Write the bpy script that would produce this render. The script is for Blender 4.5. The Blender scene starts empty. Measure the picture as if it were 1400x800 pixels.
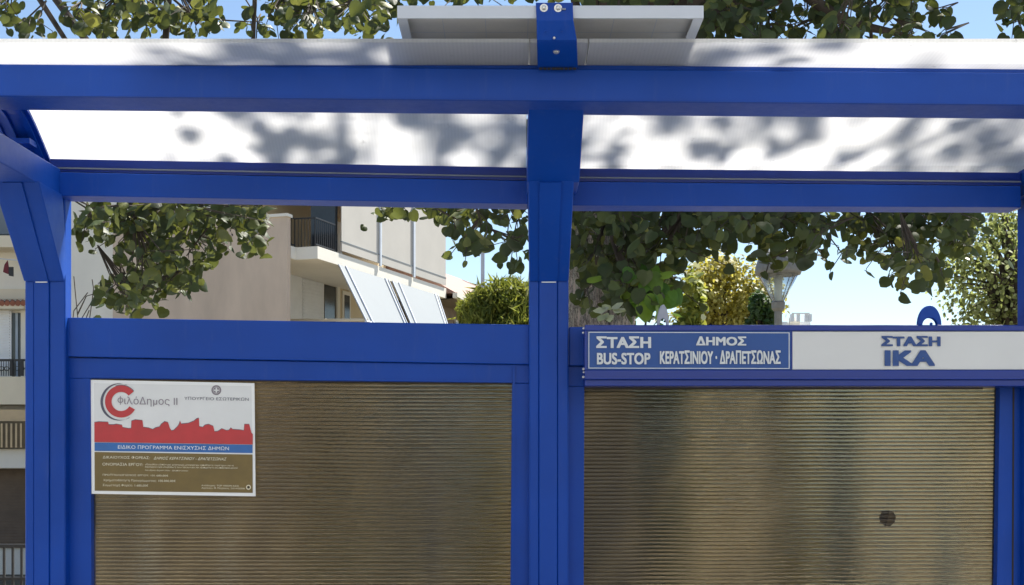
import bpy, math, random
import numpy as np
from mathutils import Vector, Matrix

S = bpy.context.scene
COL = S.collection
rnd = random.Random(7)

# ------------------------------------------------------------------ camera, sky, sun, exposure
F = 1700.0            # focal length in photograph pixels (photograph 1400 px wide)
CAMZ = 1.6
HOR = 610.0           # row of the horizon
cam_d = bpy.data.cameras.new('camera')
cam = bpy.data.objects.new('camera', cam_d); COL.objects.link(cam)
cam.location = (0, 0, CAMZ); cam.rotation_euler = (math.pi/2, 0, 0)
cam_d.sensor_width = 36; cam_d.lens = 36*F/1400
cam_d.shift_y = (HOR-400)/1400
cam_d.clip_end = 2000; cam_d.clip_start = .05
S.camera = cam

SUN_EL = math.radians(56); SUN_AZ = math.radians(36)      # azimuth measured from +Y towards +X
w = bpy.data.worlds.new("World"); S.world = w; w.use_nodes = True
nt = w.node_tree; bg = nt.nodes['Background']
sky = nt.nodes.new('ShaderNodeTexSky'); sky.sky_type = 'NISHITA'; sky.sun_disc = False
sky.sun_elevation = SUN_EL; sky.sun_rotation = SUN_AZ
sky.dust_density = .15; sky.air_density = 1.0; sky.ozone_density = 1.2
nt.links.new(sky.outputs[0], bg.inputs[0]); bg.inputs[1].default_value = 0.062
sd = bpy.data.lights.new('sun', 'SUN'); sun = bpy.data.objects.new('sun', sd); COL.objects.link(sun)
sd.energy = 5.0; sd.angle = math.radians(1.0); sd.color = (1, .95, .86)
to_sun = Vector((math.sin(SUN_AZ)*math.cos(SUN_EL), math.cos(SUN_AZ)*math.cos(SUN_EL), math.sin(SUN_EL)))
sun.rotation_euler = to_sun.to_track_quat('Z', 'Y').to_euler()
S.view_settings.view_transform = 'Standard'; S.view_settings.look = 'None'
S.view_settings.exposure = 1.42; S.view_settings.gamma = 1
S.cycles.max_bounces = 10; S.cycles.transparent_max_bounces = 12
S.cycles.transmission_bounces = 8; S.cycles.caustics_refractive = True
S.cycles.sample_clamp_indirect = 6

# ------------------------------------------------------------------ helpers
def P(px, py, Y):
    return Vector(((px-700)/F*Y, Y, CAMZ+(HOR-py)/F*Y))
def X(px, Y): return (px-700)/F*Y
def Z(py, Y): return CAMZ+(HOR-py)/F*Y

ROOTM = {}
def empty(name, loc, rz=0, label=None, cat=None, group=None, kind=None):
    o = bpy.data.objects.new(name, None); COL.objects.link(o)
    o.location = loc; o.rotation_euler = (0, 0, rz); o.empty_display_size = .2
    ROOTM[o.name] = Matrix.Translation(loc) @ Matrix.Rotation(rz, 4, 'Z')
    tag(o, label, cat, group, kind)
    return o
def tag(o, label=None, cat=None, group=None, kind=None):
    for k, v in (('label', label), ('category', cat), ('group', group), ('kind', kind)):
        if v: o[k] = v
    return o

class MB:
    def __init__(s): s.v = []; s.f = []
    def add(s, vs, fs):
        n = len(s.v); s.v += [Vector(p) for p in vs]; s.f += [[i+n for i in f] for f in fs]; return s
    def box(s, x0, x1, y0, y1, z0, z1):
        vs = [(x0,y0,z0),(x1,y0,z0),(x1,y1,z0),(x0,y1,z0),(x0,y0,z1),(x1,y0,z1),(x1,y1,z1),(x0,y1,z1)]
        return s.add(vs, [(0,3,2,1),(4,5,6,7),(0,1,5,4),(1,2,6,5),(2,3,7,6),(3,0,4,7)])
    def prism(s, poly, vec):
        """poly: list of 3D points (front outline), vec: extrusion vector"""
        n = len(poly); vec = Vector(vec)
        vs = [Vector(p) for p in poly]+[Vector(p)+vec for p in poly]
        fs = [list(range(n)), list(range(2*n-1, n-1, -1))]
        fs += [(i, i+n, (i+1) % n+n, (i+1) % n) for i in range(n)]
        return s.add(vs, fs)
    def quad(s, tl, tr, br, bl, Y, d):
        """member whose front face has these pixel corners on the plane y=Y, d deep"""
        return s.prism([P(*tl, Y), P(*tr, Y), P(*br, Y), P(*bl, Y)], (0, d, 0))
    def tube(s, pts, rad, seg=6, cap=True):
        pts = [Vector(p) for p in pts]; n = len(pts)
        if not hasattr(rad, '__len__'): rad = [rad]*n
        vs = []; prev = None
        for i, p in enumerate(pts):
            t = (pts[min(i+1, n-1)]-pts[max(i-1, 0)]).normalized()
            if prev is None:
                a = t.orthogonal().normalized()
            else:
                a = (prev - t*prev.dot(t)).normalized()
            prev = a; b = t.cross(a)
            for k in range(seg):
                an = 2*math.pi*k/seg
                vs.append(p+(a*math.cos(an)+b*math.sin(an))*rad[i])
        fs = []
        for i in range(n-1):
            for k in range(seg):
                k2 = (k+1) % seg
                fs.append((i*seg+k, i*seg+k2, (i+1)*seg+k2, (i+1)*seg+k))
        if cap:
            fs.append(tuple(range(seg-1, -1, -1))); fs.append(tuple((n-1)*seg+k for k in range(seg)))
        return s.add(vs, fs)
    def lathe(s, prof, cx, cy, seg=16):
        vs = []; fs = []
        for r, z in prof:
            for k in range(seg):
                a = 2*math.pi*k/seg; vs.append((cx+r*math.cos(a), cy+r*math.sin(a), z))
        for i in range(len(prof)-1):
            for k in range(seg):
                k2 = (k+1) % seg
                fs.append((i*seg+k, i*seg+k2, (i+1)*seg+k2, (i+1)*seg+k))
        return s.add(vs, fs)
    def build(s, name, mat, parent=None, bevel=0, smooth=False, local=False, seg=2, recalc=True):
        vs = s.v
        if parent is not None and not local:
            iv = ROOTM[parent.name].inverted() if parent.name in ROOTM else None
            if iv is None: iv = ROOTM[PARM[parent.name]].inverted()
            vs = [iv @ v for v in vs]
        me = bpy.data.meshes.new(name); me.from_pydata([tuple(v) for v in vs], [], s.f)
        if mat: me.materials.append(mat)
        me.validate(); me.update()
        o = bpy.data.objects.new(name, me); COL.objects.link(o)
        if parent is not None:
            o.parent = parent
            PARM[o.name] = PARM.get(parent.name, parent.name)
        import bmesh
        bm = bmesh.new(); bm.from_mesh(me)
        if recalc: bmesh.ops.recalc_face_normals(bm, faces=bm.faces); bm.to_mesh(me); bm.free()
        if smooth:
            for p in me.polygons: p.use_smooth = True
        if bevel:
            m = o.modifiers.new('bevel', 'BEVEL'); m.width = bevel; m.segments = seg; m.limit_method = 'ANGLE'
            m.angle_limit = math.radians(35)
        return o
PARM = {}

# ------------------------------------------------------------------ materials
def new_mat(name):
    m = bpy.data.materials.new(name); m.use_nodes = True
    return m, m.node_tree, m.node_tree.nodes['Principled BSDF']
def N(t, typ, **kw):
    n = t.nodes.new(typ)
    for k, v in kw.items():
        if k in n.inputs: n.inputs[k].default_value = v
        else: setattr(n, k, v)
    return n
def plain(name, col, rough=.6, var=.12, scale=6, bump=0, bscale=60, metal=0, spec=.5, coord='Object', stretch=None):
    m, t, b = new_mat(name)
    tc = N(t, 'ShaderNodeTexCoord'); src = tc.outputs[coord]
    if stretch:
        mp = N(t, 'ShaderNodeMapping'); mp.inputs['Scale'].default_value = stretch
        t.links.new(src, mp.inputs[0]); src = mp.outputs[0]
    nz = N(t, 'ShaderNodeTexNoise', Scale=scale, Detail=6, Roughness=.6); t.links.new(src, nz.inputs['Vector'])
    r = N(t, 'ShaderNodeValToRGB')
    r.color_ramp.elements[0].position = .3; r.color_ramp.elements[1].position = .7
    r.color_ramp.elements[0].color = (*[c*(1-var) for c in col], 1)
    r.color_ramp.elements[1].color = (*[min(1, c*(1+var)) for c in col], 1)
    t.links.new(nz.outputs[0], r.inputs[0]); t.links.new(r.outputs[0], b.inputs['Base Color'])
    rr = N(t, 'ShaderNodeMapRange'); rr.inputs[3].default_value = max(0, rough-.1); rr.inputs[4].default_value = min(1, rough+.1)
    t.links.new(nz.outputs[0], rr.inputs[0]); t.links.new(rr.outputs[0], b.inputs['Roughness'])
    b.inputs['Metallic'].default_value = metal; b.inputs['Specular IOR Level'].default_value = spec
    if bump:
        n2 = N(t, 'ShaderNodeTexNoise', Scale=bscale, Detail=5); t.links.new(src, n2.inputs['Vector'])
        bp = N(t, 'ShaderNodeBump', Strength=bump, Distance=.01)
        t.links.new(n2.outputs[0], bp.inputs['Height']); t.links.new(bp.outputs[0], b.inputs['Normal'])
    return m

M = {}
def coat(name, col, rough):
    m, t, b = new_mat(name)
    tc = N(t, 'ShaderNodeTexCoord')
    n1 = N(t, 'ShaderNodeTexNoise', Scale=2.5, Detail=5); n2 = N(t, 'ShaderNodeTexNoise', Scale=38, Detail=8, Roughness=.75)
    mp = N(t, 'ShaderNodeMapping'); mp.inputs['Scale'].default_value = (9, 9, 1.2)
    n3 = N(t, 'ShaderNodeTexNoise', Scale=4, Detail=6, Roughness=.7); t.links.new(tc.outputs['Object'], mp.inputs[0]); t.links.new(mp.outputs[0], n3.inputs['Vector'])
    for n in (n1, n2): t.links.new(tc.outputs['Object'], n.inputs['Vector'])
    r = N(t, 'ShaderNodeValToRGB'); e = r.color_ramp.elements
    e[0].position = .3; e[0].color = (*[c*.84 for c in col], 1); e[1].position = .7; e[1].color = (*[c*1.12 for c in col], 1)
    t.links.new(n1.outputs[0], r.inputs[0])
    d = N(t, 'ShaderNodeMapRange'); d.inputs[1].default_value = .56; d.inputs[2].default_value = .80; d.inputs[3].default_value = 0; d.inputs[4].default_value = .08
    t.links.new(n3.outputs[0], d.inputs[0])
    mx = N(t, 'ShaderNodeMix', data_type='RGBA'); mx.inputs[7].default_value = (.22, .24, .27, 1)
    t.links.new(d.outputs[0], mx.inputs[0]); t.links.new(r.outputs[0], mx.inputs[6])
    c = N(t, 'ShaderNodeMapRange'); c.inputs[1].default_value = .70; c.inputs[2].default_value = .74; c.inputs[4].default_value = .30
    t.links.new(n2.outputs[0], c.inputs[0])
    m2 = N(t, 'ShaderNodeMix', data_type='RGBA'); m2.inputs[7].default_value = (.16, .20, .30, 1)
    t.links.new(c.outputs[0], m2.inputs[0]); t.links.new(mx.outputs[2], m2.inputs[6])
    t.links.new(m2.outputs[2], b.inputs['Base Color'])
    q = N(t, 'ShaderNodeMapRange'); q.inputs[3].default_value = rough-.12; q.inputs[4].default_value = rough+.16
    t.links.new(n2.outputs[0], q.inputs[0]); t.links.new(q.outputs[0], b.inputs['Roughness'])
    b.inputs['Specular IOR Level'].default_value = .28
    n4 = N(t, 'ShaderNodeTexNoise', Scale=5, Detail=2); t.links.new(tc.outputs['Object'], n4.inputs['Vector'])
    bp = N(t, 'ShaderNodeBump', Strength=.25, Distance=.01); t.links.new(n4.outputs[0], bp.inputs['Height']); t.links.new(bp.outputs[0], b.inputs['Normal'])
    return m
M['blue'] = coat('blue_powder_coat', (.0012, .054, .345), .42)
M['blue_dark'] = plain('blue_powder_coat_sign', (.003, .028, .24), .34, .08, 3.0, .04, 300)
M['white_alu'] = plain('white_aluminium', (.62, .66, .72), .35, .05, 4, .03, 200)
M['panel_back'] = plain('solar_panel_back', (.80, .78, .73), .55, .06, 7, .04, 60)
M['steel'] = plain('zinc_steel', (.62, .62, .6), .3, .1, 40, metal=.9)
M['rubber'] = plain('black_rubber', (.02, .02, .02), .7)
M['seal_grey'] = plain('seal_grey', (.16, .19, .24), .6)
M['seal'] = plain('seal_brown', (.05, .04, .03), .6)
M['silicone'] = plain('silicone', (.7, .7, .68), .5)
M['sign_white'] = plain('sign_white_face', (.68, .69, .68), .45, .03, 3)
M['sign_blue'] = plain('sign_blue_face', (.007, .07, .29), .4, .08, 2)
M['print_white'] = plain('print_white', (.68, .72, .75), .5, .05, 20)
M['print_blue'] = plain('print_blue', (.022, .075, .26), .5, .10, 30)
M['paper'] = plain('poster_paper', (.74, .75, .74), .4, .04, 8)
M['border'] = plain('poster_border', (.86, .87, .86), .4, .02, 8)
M['p_red'] = plain('poster_red', (.50, .035, .04), .4, .10, 12)
M['p_blue'] = plain('poster_blue', (.025, .14, .42), .4, .12, 10)
M['p_brown'] = plain('poster_brown', (.17, .115, .03), .4, .15, 14)
M['p_dark'] = plain('poster_dark', (.10, .10, .14), .5)
M['p_grey'] = plain('poster_grey', (.25, .22, .25), .5)
M['p_cream'] = plain('poster_cream', (.85, .80, .62), .5)
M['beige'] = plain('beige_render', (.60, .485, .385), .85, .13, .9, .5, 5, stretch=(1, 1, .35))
M['cream'] = plain('cream_render', (.76, .68, .52), .8, .06, .8, .1, 20)
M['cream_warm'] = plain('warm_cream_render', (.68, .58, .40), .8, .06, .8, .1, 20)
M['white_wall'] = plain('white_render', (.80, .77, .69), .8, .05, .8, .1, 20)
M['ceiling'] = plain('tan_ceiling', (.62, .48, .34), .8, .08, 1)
M['shutter'] = plain('shutter_white', (.84, .86, .88), .5, .04, 3)
M['dark_glass'] = plain('dark_window', (.03, .035, .04), .15, .2, 2)
M['iron'] = plain('black_iron', (.02, .02, .022), .5)
M['awning'] = plain('awning_canvas', (.19, .215, .235), .75, .05, .9, .05, 30)
M['awning_warm'] = plain('awning_canvas_warm', (.50, .48, .44), .75, .05, .9, .05, 30)
M['tile_pink'] = plain('pink_tile_roof', (.27, .17, .145), .8, .15, 3, .4, 6)
M['terracotta'] = plain('terracotta', (.34, .13, .08), .8, .2, 6)
M['flue'] = plain('flue_metal', (.35, .42, .50), .45, .1, 3)
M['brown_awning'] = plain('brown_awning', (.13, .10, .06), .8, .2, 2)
M['tan_awning'] = plain('tan_awning', (.60, .46, .28), .8, .1, 2)
M['garage'] = plain('brown_roller_door', (.16, .12, .09), .7, .2, 2)
M['fabric_red'] = plain('maroon_cloth', (.16, .03, .04), .9)
M['lamp_metal'] = plain('lamp_grey_metal', (.19, .19, .18), .5, .2, 20)
M['lamp_core'] = plain('lamp_opal', (.75, .72, .60), .4)
M['pave'] = plain('pavement_concrete', (.38, .38, .37), .85, .12, 2, .2, 40)
M['kerb'] = plain('kerb_stone', (.42, .40, .37), .8, .12, 5)
M['asphalt'] = plain('asphalt', (.055, .055, .055), .9, .2, 6, .4, 120)
M['earth'] = plain('dry_earth', (.13, .11, .075), .95, .25, 1.2, .4, 20)
M['paintline'] = plain('road_paint', (.75, .75, .72), .7)
M['twig'] = plain('twig_bark', (.055, .042, .03), .9, .3, 30)
M['far_block'] = plain('far_block', (.80, .84, .88), .8)
M['car_blue'] = plain('car_paint_grey', (.35, .38, .42), .25, .03, 2, metal=.4)

def bark():
    m, t, b = new_mat('trunk_bark')
    tc = N(t, 'ShaderNodeTexCoord'); mp = N(t, 'ShaderNodeMapping'); mp.inputs['Scale'].default_value = (1, 1, .16)
    t.links.new(tc.outputs['Object'], mp.inputs[0])
    vo = N(t, 'ShaderNodeTexVoronoi', Scale=55); vo.feature = 'DISTANCE_TO_EDGE'
    nz = N(t, 'ShaderNodeTexNoise', Scale=60, Detail=8, Roughness=.7)
    t.links.new(mp.outputs[0], nz.inputs['Vector'])
    mixv = N(t, 'ShaderNodeMix', data_type='VECTOR'); mixv.inputs[0].default_value = .08
    t.links.new(mp.outputs[0], mixv.inputs[4]); t.links.new(nz.outputs['Color'], mixv.inputs[5])
    t.links.new(mixv.outputs[1], vo.inputs['Vector'])
    r = N(t, 'ShaderNodeValToRGB'); e = r.color_ramp.elements
    e[0].position = 0; e[0].color = (.06, .045, .035, 1); e[1].position = .16; e[1].color = (.48, .40, .31, 1)
    x = e.new(.07); x.color = (.2, .16, .12, 1)
    t.links.new(vo.outputs['Distance'], r.inputs[0])
    m2 = N(t, 'ShaderNodeMix', data_type='RGBA', blend_type='MULTIPLY'); m2.inputs[0].default_value = .6
    t.links.new(r.outputs[0], m2.inputs[6]); t.links.new(nz.outputs['Color'], m2.inputs[7])
    hs = N(t, 'ShaderNodeHueSaturation', Saturation=.6, Value=2.2); t.links.new(m2.outputs[2], hs.inputs['Color'])
    t.links.new(hs.outputs[0], b.inputs['Base Color']); b.inputs['Roughness'].default_value = .9
    bp = N(t, 'ShaderNodeBump', Strength=.9, Distance=.02)
    t.links.new(vo.outputs['Distance'], bp.inputs['Height']); t.links.new(bp.outputs[0], b.inputs['Normal'])
    return m
M['bark'] = bark()

def leaf_mat(name, stops, trans=.4, tcol=(.30, .34, .03), rough=.58):
    m, t, b = new_mat(name)
    out = t.nodes['Material Output']
    oi = N(t, 'ShaderNodeObjectInfo'); ge = N(t, 'ShaderNodeNewGeometry')
    ad = N(t, 'ShaderNodeMath', operation='ADD'); fr = N(t, 'ShaderNodeMath', operation='FRACT')
    t.links.new(oi.outputs['Random'], ad.inputs[0]); t.links.new(ge.outputs['Random Per Island'], ad.inputs[1])
    t.links.new(ad.outputs[0], fr.inputs[0])
    r = N(t, 'ShaderNodeValToRGB'); e = r.color_ramp.elements
    e[0].position = stops[0][0]; e[0].color = (*stops[0][1], 1)
    e[1].position = stops[-1][0]; e[1].color = (*stops[-1][1], 1)
    for p, c in stops[1:-1]:
        k = e.new(p); k.color = (*c, 1)
    t.links.new(fr.outputs[0], r.inputs[0])
    tc = N(t, 'ShaderNodeTexCoord'); nz = N(t, 'ShaderNodeTexNoise', Scale=25, Detail=3)
    t.links.new(tc.outputs['Object'], nz.inputs['Vector'])
    mr = N(t, 'ShaderNodeMapRange'); mr.inputs[3].default_value = .65; mr.inputs[4].default_value = 1.35
    t.links.new(nz.outputs[0], mr.inputs[0])
    mx = N(t, 'ShaderNodeVectorMath', operation='SCALE')
    t.links.new(r.outputs[0], mx.inputs[0]); t.links.new(mr.outputs[0], mx.inputs['Scale'])
    t.links.new(mx.outputs[0], b.inputs['Base Color']); b.inputs['Roughness'].default_value = rough
    tr = N(t, 'ShaderNodeBsdfTranslucent')
    m3 = N(t, 'ShaderNodeMix', data_type='RGBA'); m3.inputs[0].default_value = .6
    m3.inputs[7].default_value = (*tcol, 1); t.links.new(mx.outputs[0], m3.inputs[6])
    t.links.new(m3.outputs[2], tr.inputs[0])
    ms = N(t, 'ShaderNodeMixShader'); ms.inputs[0].default_value = trans
    t.links.new(b.outputs[0], ms.inputs[1]); t.links.new(tr.outputs[0], ms.inputs[2])
    t.links.new(ms.outputs[0], out.inputs['Surface'])
    return m
M['leaf'] = leaf_mat('round_leaf', [(0, (.010, .026, .009)), (.5, (.024, .050, .017)), (.8, (.052, .082, .026)), (.93, (.12, .14, .035)), (1, (.24, .24, .05))], .30, (.20, .21, .03))
M['leaf_yg'] = leaf_mat('yellow_green_leaf', [(0, (.13, .12, .02)), (.5, (.36, .32, .06)), (1, (.62, .56, .18))], .5, (.62, .56, .08), .6)
M['leaf_dk'] = leaf_mat('dark_shrub_leaf', [(0, (.02, .05, .012)), (.6, (.035, .08, .02)), (1, (.08, .13, .03))], .3, (.12, .22, .02))
M['leaf_pine'] = leaf_mat('bright_conifer_needle', [(0, (.06, .10, .015)), (.5, (.18, .22, .035)), (1, (.42, .42, .09))], .42, (.36, .38, .05), .6)
M['leaf_rt'] = leaf_mat('small_tree_leaf', [(0, (.03, .045, .015)), (.4, (.12, .13, .035)), (.8, (.30, .34, .13)), (1, (.56, .60, .36))], .5, (.42, .48, .14), .5)
M['leaf_pale'] = leaf_mat('pale_leaf', [(0, (.35, .38, .22)), (1, (.55, .55, .42))], .3, (.4, .45, .1))

def opal():
    m, t, b = new_mat('opal_polycarbonate')
    out = t.nodes['Material Output']
    tc = N(t, 'ShaderNodeTexCoord')
    wv = N(t, 'ShaderNodeTexWave', Scale=30); wv.wave_type = 'BANDS'; wv.bands_direction = 'X'
    t.links.new(tc.outputs['Object'], wv.inputs['Vector'])
    bp = N(t, 'ShaderNodeBump', Strength=.35, Distance=.002)
    t.links.new(wv.outputs['Fac'], bp.inputs['Height'])
    r = N(t, 'ShaderNodeMapRange'); r.inputs[3].default_value = .93; r.inputs[4].default_value = .98
    t.links.new(wv.outputs['Fac'], r.inputs[0])
    cc = N(t, 'ShaderNodeCombineColor')
    for i in range(3): t.links.new(r.outputs[0], cc.inputs[i])
    tr = N(t, 'ShaderNodeBsdfTranslucent'); t.links.new(cc.outputs[0], tr.inputs[0])
    tp = N(t, 'ShaderNodeBsdfTransparent'); tp.inputs[0].default_value = (.95, .96, .98, 1)
    df = N(t, 'ShaderNodeBsdfDiffuse'); df.inputs[0].default_value = (.88, .88, .86, 1)
    m0 = N(t, 'ShaderNodeMixShader'); m0.inputs[0].default_value = .22
    t.links.new(tr.outputs[0], m0.inputs[1]); t.links.new(df.outputs[0], m0.inputs[2])
    m1 = N(t, 'ShaderNodeMixShader'); m1.inputs[0].default_value = .12
    t.links.new(m0.outputs[0], m1.inputs[1]); t.links.new(tp.outputs[0], m1.inputs[2])
    ns = N(t, 'ShaderNodeTexNoise', Scale=26, Detail=8, Roughness=.7); t.links.new(tc.outputs['Object'], ns.inputs['Vector'])
    nr = N(t, 'ShaderNodeMapRange'); nr.inputs[1].default_value = .62; nr.inputs[2].default_value = .76; nr.inputs[3].default_value = 1; nr.inputs[4].default_value = .55
    t.links.new(ns.outputs[0], nr.inputs[0])
    vm = N(t, 'ShaderNodeVectorMath', operation='SCALE'); t.links.new(cc.outputs[0], vm.inputs[0]); t.links.new(nr.outputs[0], vm.inputs['Scale'])
    t.links.new(vm.outputs[0], tr.inputs[0])
    gl = N(t, 'ShaderNodeBsdfGlossy', Roughness=.25); t.links.new(bp.outputs[0], gl.inputs['Normal'])
    fr = N(t, 'ShaderNodeFresnel', IOR=1.45)
    m2 = N(t, 'ShaderNodeMixShader'); t.links.new(fr.outputs[0], m2.inputs[0])
    t.links.new(m1.outputs[0], m2.inputs[1]); t.links.new(gl.outputs[0], m2.inputs[2])
    t.links.new(m2.outputs[0], out.inputs['Surface'])
    return m
M['opal'] = opal()

def smoked():
    m, t, b = new_mat('smoked_twinwall')
    out = t.nodes['Material Output']
    tc = N(t, 'ShaderNodeTexCoord')
    mp = N(t, 'ShaderNodeMapping'); mp.inputs['Scale'].default_value = (1.2, 1, 9)
    t.links.new(tc.outputs['Object'], mp.inputs[0])
    nz = N(t, 'ShaderNodeTexNoise', Scale=3.2, Detail=5, Roughness=.65); t.links.new(mp.outputs[0], nz.inputs['Vector'])
    bp = N(t, 'ShaderNodeBump', Strength=.45, Distance=.01); t.links.new(nz.outputs[0], bp.inputs['Height'])
    g = N(t, 'ShaderNodeBsdfRefraction', Roughness=.03, IOR=1.35); g.inputs[0].default_value = (.52, .47, .37, 1)
    t.links.new(bp.outputs[0], g.inputs['Normal'])
    tr = N(t, 'ShaderNodeBsdfTranslucent'); tr.inputs[0].default_value = (.36, .31, .22, 1)
    m1 = N(t, 'ShaderNodeMixShader'); m1.inputs[0].default_value = .12
    t.links.new(g.outputs[0], m1.inputs[1]); t.links.new(tr.outputs[0], m1.inputs[2])
    gl = N(t, 'ShaderNodeBsdfGlossy', Roughness=.18); t.links.new(bp.outputs[0], gl.inputs['Normal'])
    fr = N(t, 'ShaderNodeFresnel', IOR=1.5)
    m2 = N(t, 'ShaderNodeMixShader'); t.links.new(fr.outputs[0], m2.inputs[0])
    t.links.new(m1.outputs[0], m2.inputs[1]); t.links.new(gl.outputs[0], m2.inputs[2])
    t.links.new(m2.outputs[0], out.inputs['Surface'])
    return m
M['smoked'] = smoked()
def clear():
    m, t, b = new_mat('clear_lamp_bowl')
    out = t.nodes['Material Output']
    tp = N(t, 'ShaderNodeBsdfTransparent'); tp.inputs[0].default_value = (.90, .93, .95, 1)
    gl = N(t, 'ShaderNodeBsdfGlossy', Roughness=.1)
    lw = N(t, 'ShaderNodeLayerWeight', Blend=.25)
    m2 = N(t, 'ShaderNodeMixShader'); t.links.new(lw.outputs['Facing'], m2.inputs[0])
    t.links.new(tp.outputs[0], m2.inputs[1]); t.links.new(gl.outputs[0], m2.inputs[2])
    t.links.new(m2.outputs[0], out.inputs['Surface'])
    return m
M['clear'] = clear()

# ------------------------------------------------------------------ ground
def ground():
    vs = []; fs = []; ys = [-60, 7.4, 14.5, 17, 21, 26, 32, 40, 60, 120, 300, 900]
    zs = [0, 0, 0, -.4, -1.1, -1.9, -2.6, -3, -3, -3, -3, -3]
    xs = [-700, -60, -20, -8, 0, 8, 20, 60, 700]
    for y, z in zip(ys, zs):
        for x in xs: vs.append((x, y, z-.15))
    n = len(xs)
    for i in range(len(ys)-1):
        for j in range(n-1):
            fs.append((i*n+j, i*n+j+1, (i+1)*n+j+1, (i+1)*n+j))
    o = MB().add(vs, fs).build('ground', M['earth']); tag(o, kind='structure')
    o = MB().box(-60, 60, 1.2, 7.4, -.12, 0).build('pavement', M['pave']); tag(o, kind='structure')
    o = MB().box(-60, 60, 1.05, 1.197, -.14, .003).build('kerb', M['kerb'], bevel=.01); tag(o, kind='structure')
    o = MB().box(-60, 60, -8, 1.045, -.2, -.13).build('road', M['asphalt']); tag(o, kind='structure')
ground()

# ------------------------------------------------------------------ the bus shelter
sh = empty('bus_shelter', (0, 4, 0), 0, 'blue metal bus shelter with white translucent roof and brown ribbed back panels', 'bus shelter')
BL = M['blue']
YP = 3.97            # front of the posts
YB = 3.93            # front of the roof's rear beam
Y1 = 3.42            # front of the roof's front beam

def post(x0, x1, xa, xb):
    """hollow section post with a raised flat strip between two bevelled shoulders"""
    mb = MB(); d = .062
    zt = Z(385, YP)
    prof = [(x0, d), (x0, .010), (x0+.004, .006), (xa-.003, .004), (xa, .0065), (xa+.0015, 0), (xb-.0015, 0), (xb, .0065), (xb+.003, .004), (x1-.004, .006), (x1, .010), (x1, d)]
    mb.prism([(x, YP+y, 0) for x, y in prof], (0, 0, 2.47))
    return mb.build('post', BL, sh)
L0, L1 = X(33, YP), X(88, YP); LA, LB = X(46, YP), X(67, YP)
C0, C1 = X(723.5, YP), X(777.5, YP); CA, CB = X(737, YP), X(762, YP)
R0, R1 = X(1402, YP), X(1457, YP); RA, RB = X(1415, YP), X(1440, YP)
post(L0, L1, LA, LB); post(C0, C1, CA, CB); post(R0, R1, RA, RB)

# bent bracing ribs: from the kink at row 385 forward and up to the roof arms
def rib(x0, x1, xa, xb, wide):
    zk = Z(385, YP); yt, ztp = 3.74, 2.397
    mb = MB()
    g = wide
    a = [(x0, YP-.002, zk), (x1, YP-.002, zk), (x1, YP+.03, zk+.05), (x0, YP+.03, zk+.05)]
    b = [(x0-g, yt, ztp), (x1+g, yt, ztp), (x1+g, yt+.20, ztp), (x0-g, yt+.20, ztp)]
    mb.add(a+b, [(0, 1, 5, 4), (1, 2, 6, 5), (2, 3, 7, 6), (3, 0, 4, 7), (0, 3, 2, 1), (4, 5, 6, 7)])
    r = mb.build('brace', BL, sh, bevel=.003)
    m2 = MB(); e = .005
    nrm = Vector((0, -(ztp-zk), -(YP-yt))).normalized()*e
    q = [Vector((xa, YP-.002, zk+.002)), Vector((xb, YP-.002, zk+.002)), Vector((xb+g*.6, yt, ztp-.002)), Vector((xa-g*.6, yt, ztp-.002))]
    m2.add([p+nrm for p in q]+[p-nrm*.2 for p in q], [(0, 1, 2, 3), (7, 6, 5, 4), (0, 4, 5, 1), (1, 5, 6, 2), (2, 6, 7, 3), (3, 7, 4, 0)])
    m2.build('face_strip', BL, r)
    g1 = MB().box(xa+.008, xb-.004, YP-.006, YP-.001, zk-.004, zk-.0005)
    g1.build('joint_gap', M['silicone'], sh)
    return r
rib(L0, L1, LA, LB, .006); rib(C0, C1, CA, CB, .006); rib(R0, R1, RA, RB, .006)

# roof arms running forward over each post
for (a, b) in ((-1.588, -1.431), (R0-.02, R0+.137)):
    o = MB().box(a, b, Y1+.03, 4.03, 2.394, 2.478).build('roof_arm', BL, sh, bevel=.003)
MB().prism([(.046, 4.03, 2.394), (.046, 3.745, 2.394), (.046, 3.50, 2.556), (.046, Y1+.02, 2.556), (.046, Y1+.02, 2.566), (.046, 3.90, 2.566), (.046, 4.03, 2.50)], (.157, 0, 0)).build('roof_arm', BL, sh, bevel=.003)
# upstands between the arms and the front beam
for (a, b) in ((-1.586, -1.433), (R0-.018, R0+.135)):
    MB().box(a, b, Y1+.02, Y1+.05, 2.479, 2.558).build('upstand', BL, sh)

# front beam (with the narrow lip along its top and its lower edge)
fb = MB().quad((-170, 86), (1640, 101), (1640, 146), (-170, 130), Y1, .145).build('front_beam', BL, sh, bevel=.004)
MB().quad((-170, 80), (1640, 97), (1640, 101.5), (-170, 86.5), Y1+.012, .12).build('top_lip', BL, fb, bevel=.001)
MB().quad((-170, 127.5), (1640, 143.5), (1640, 145), (-170, 129), Y1-.003, .004).build('edge_line', BL, fb)

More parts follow.
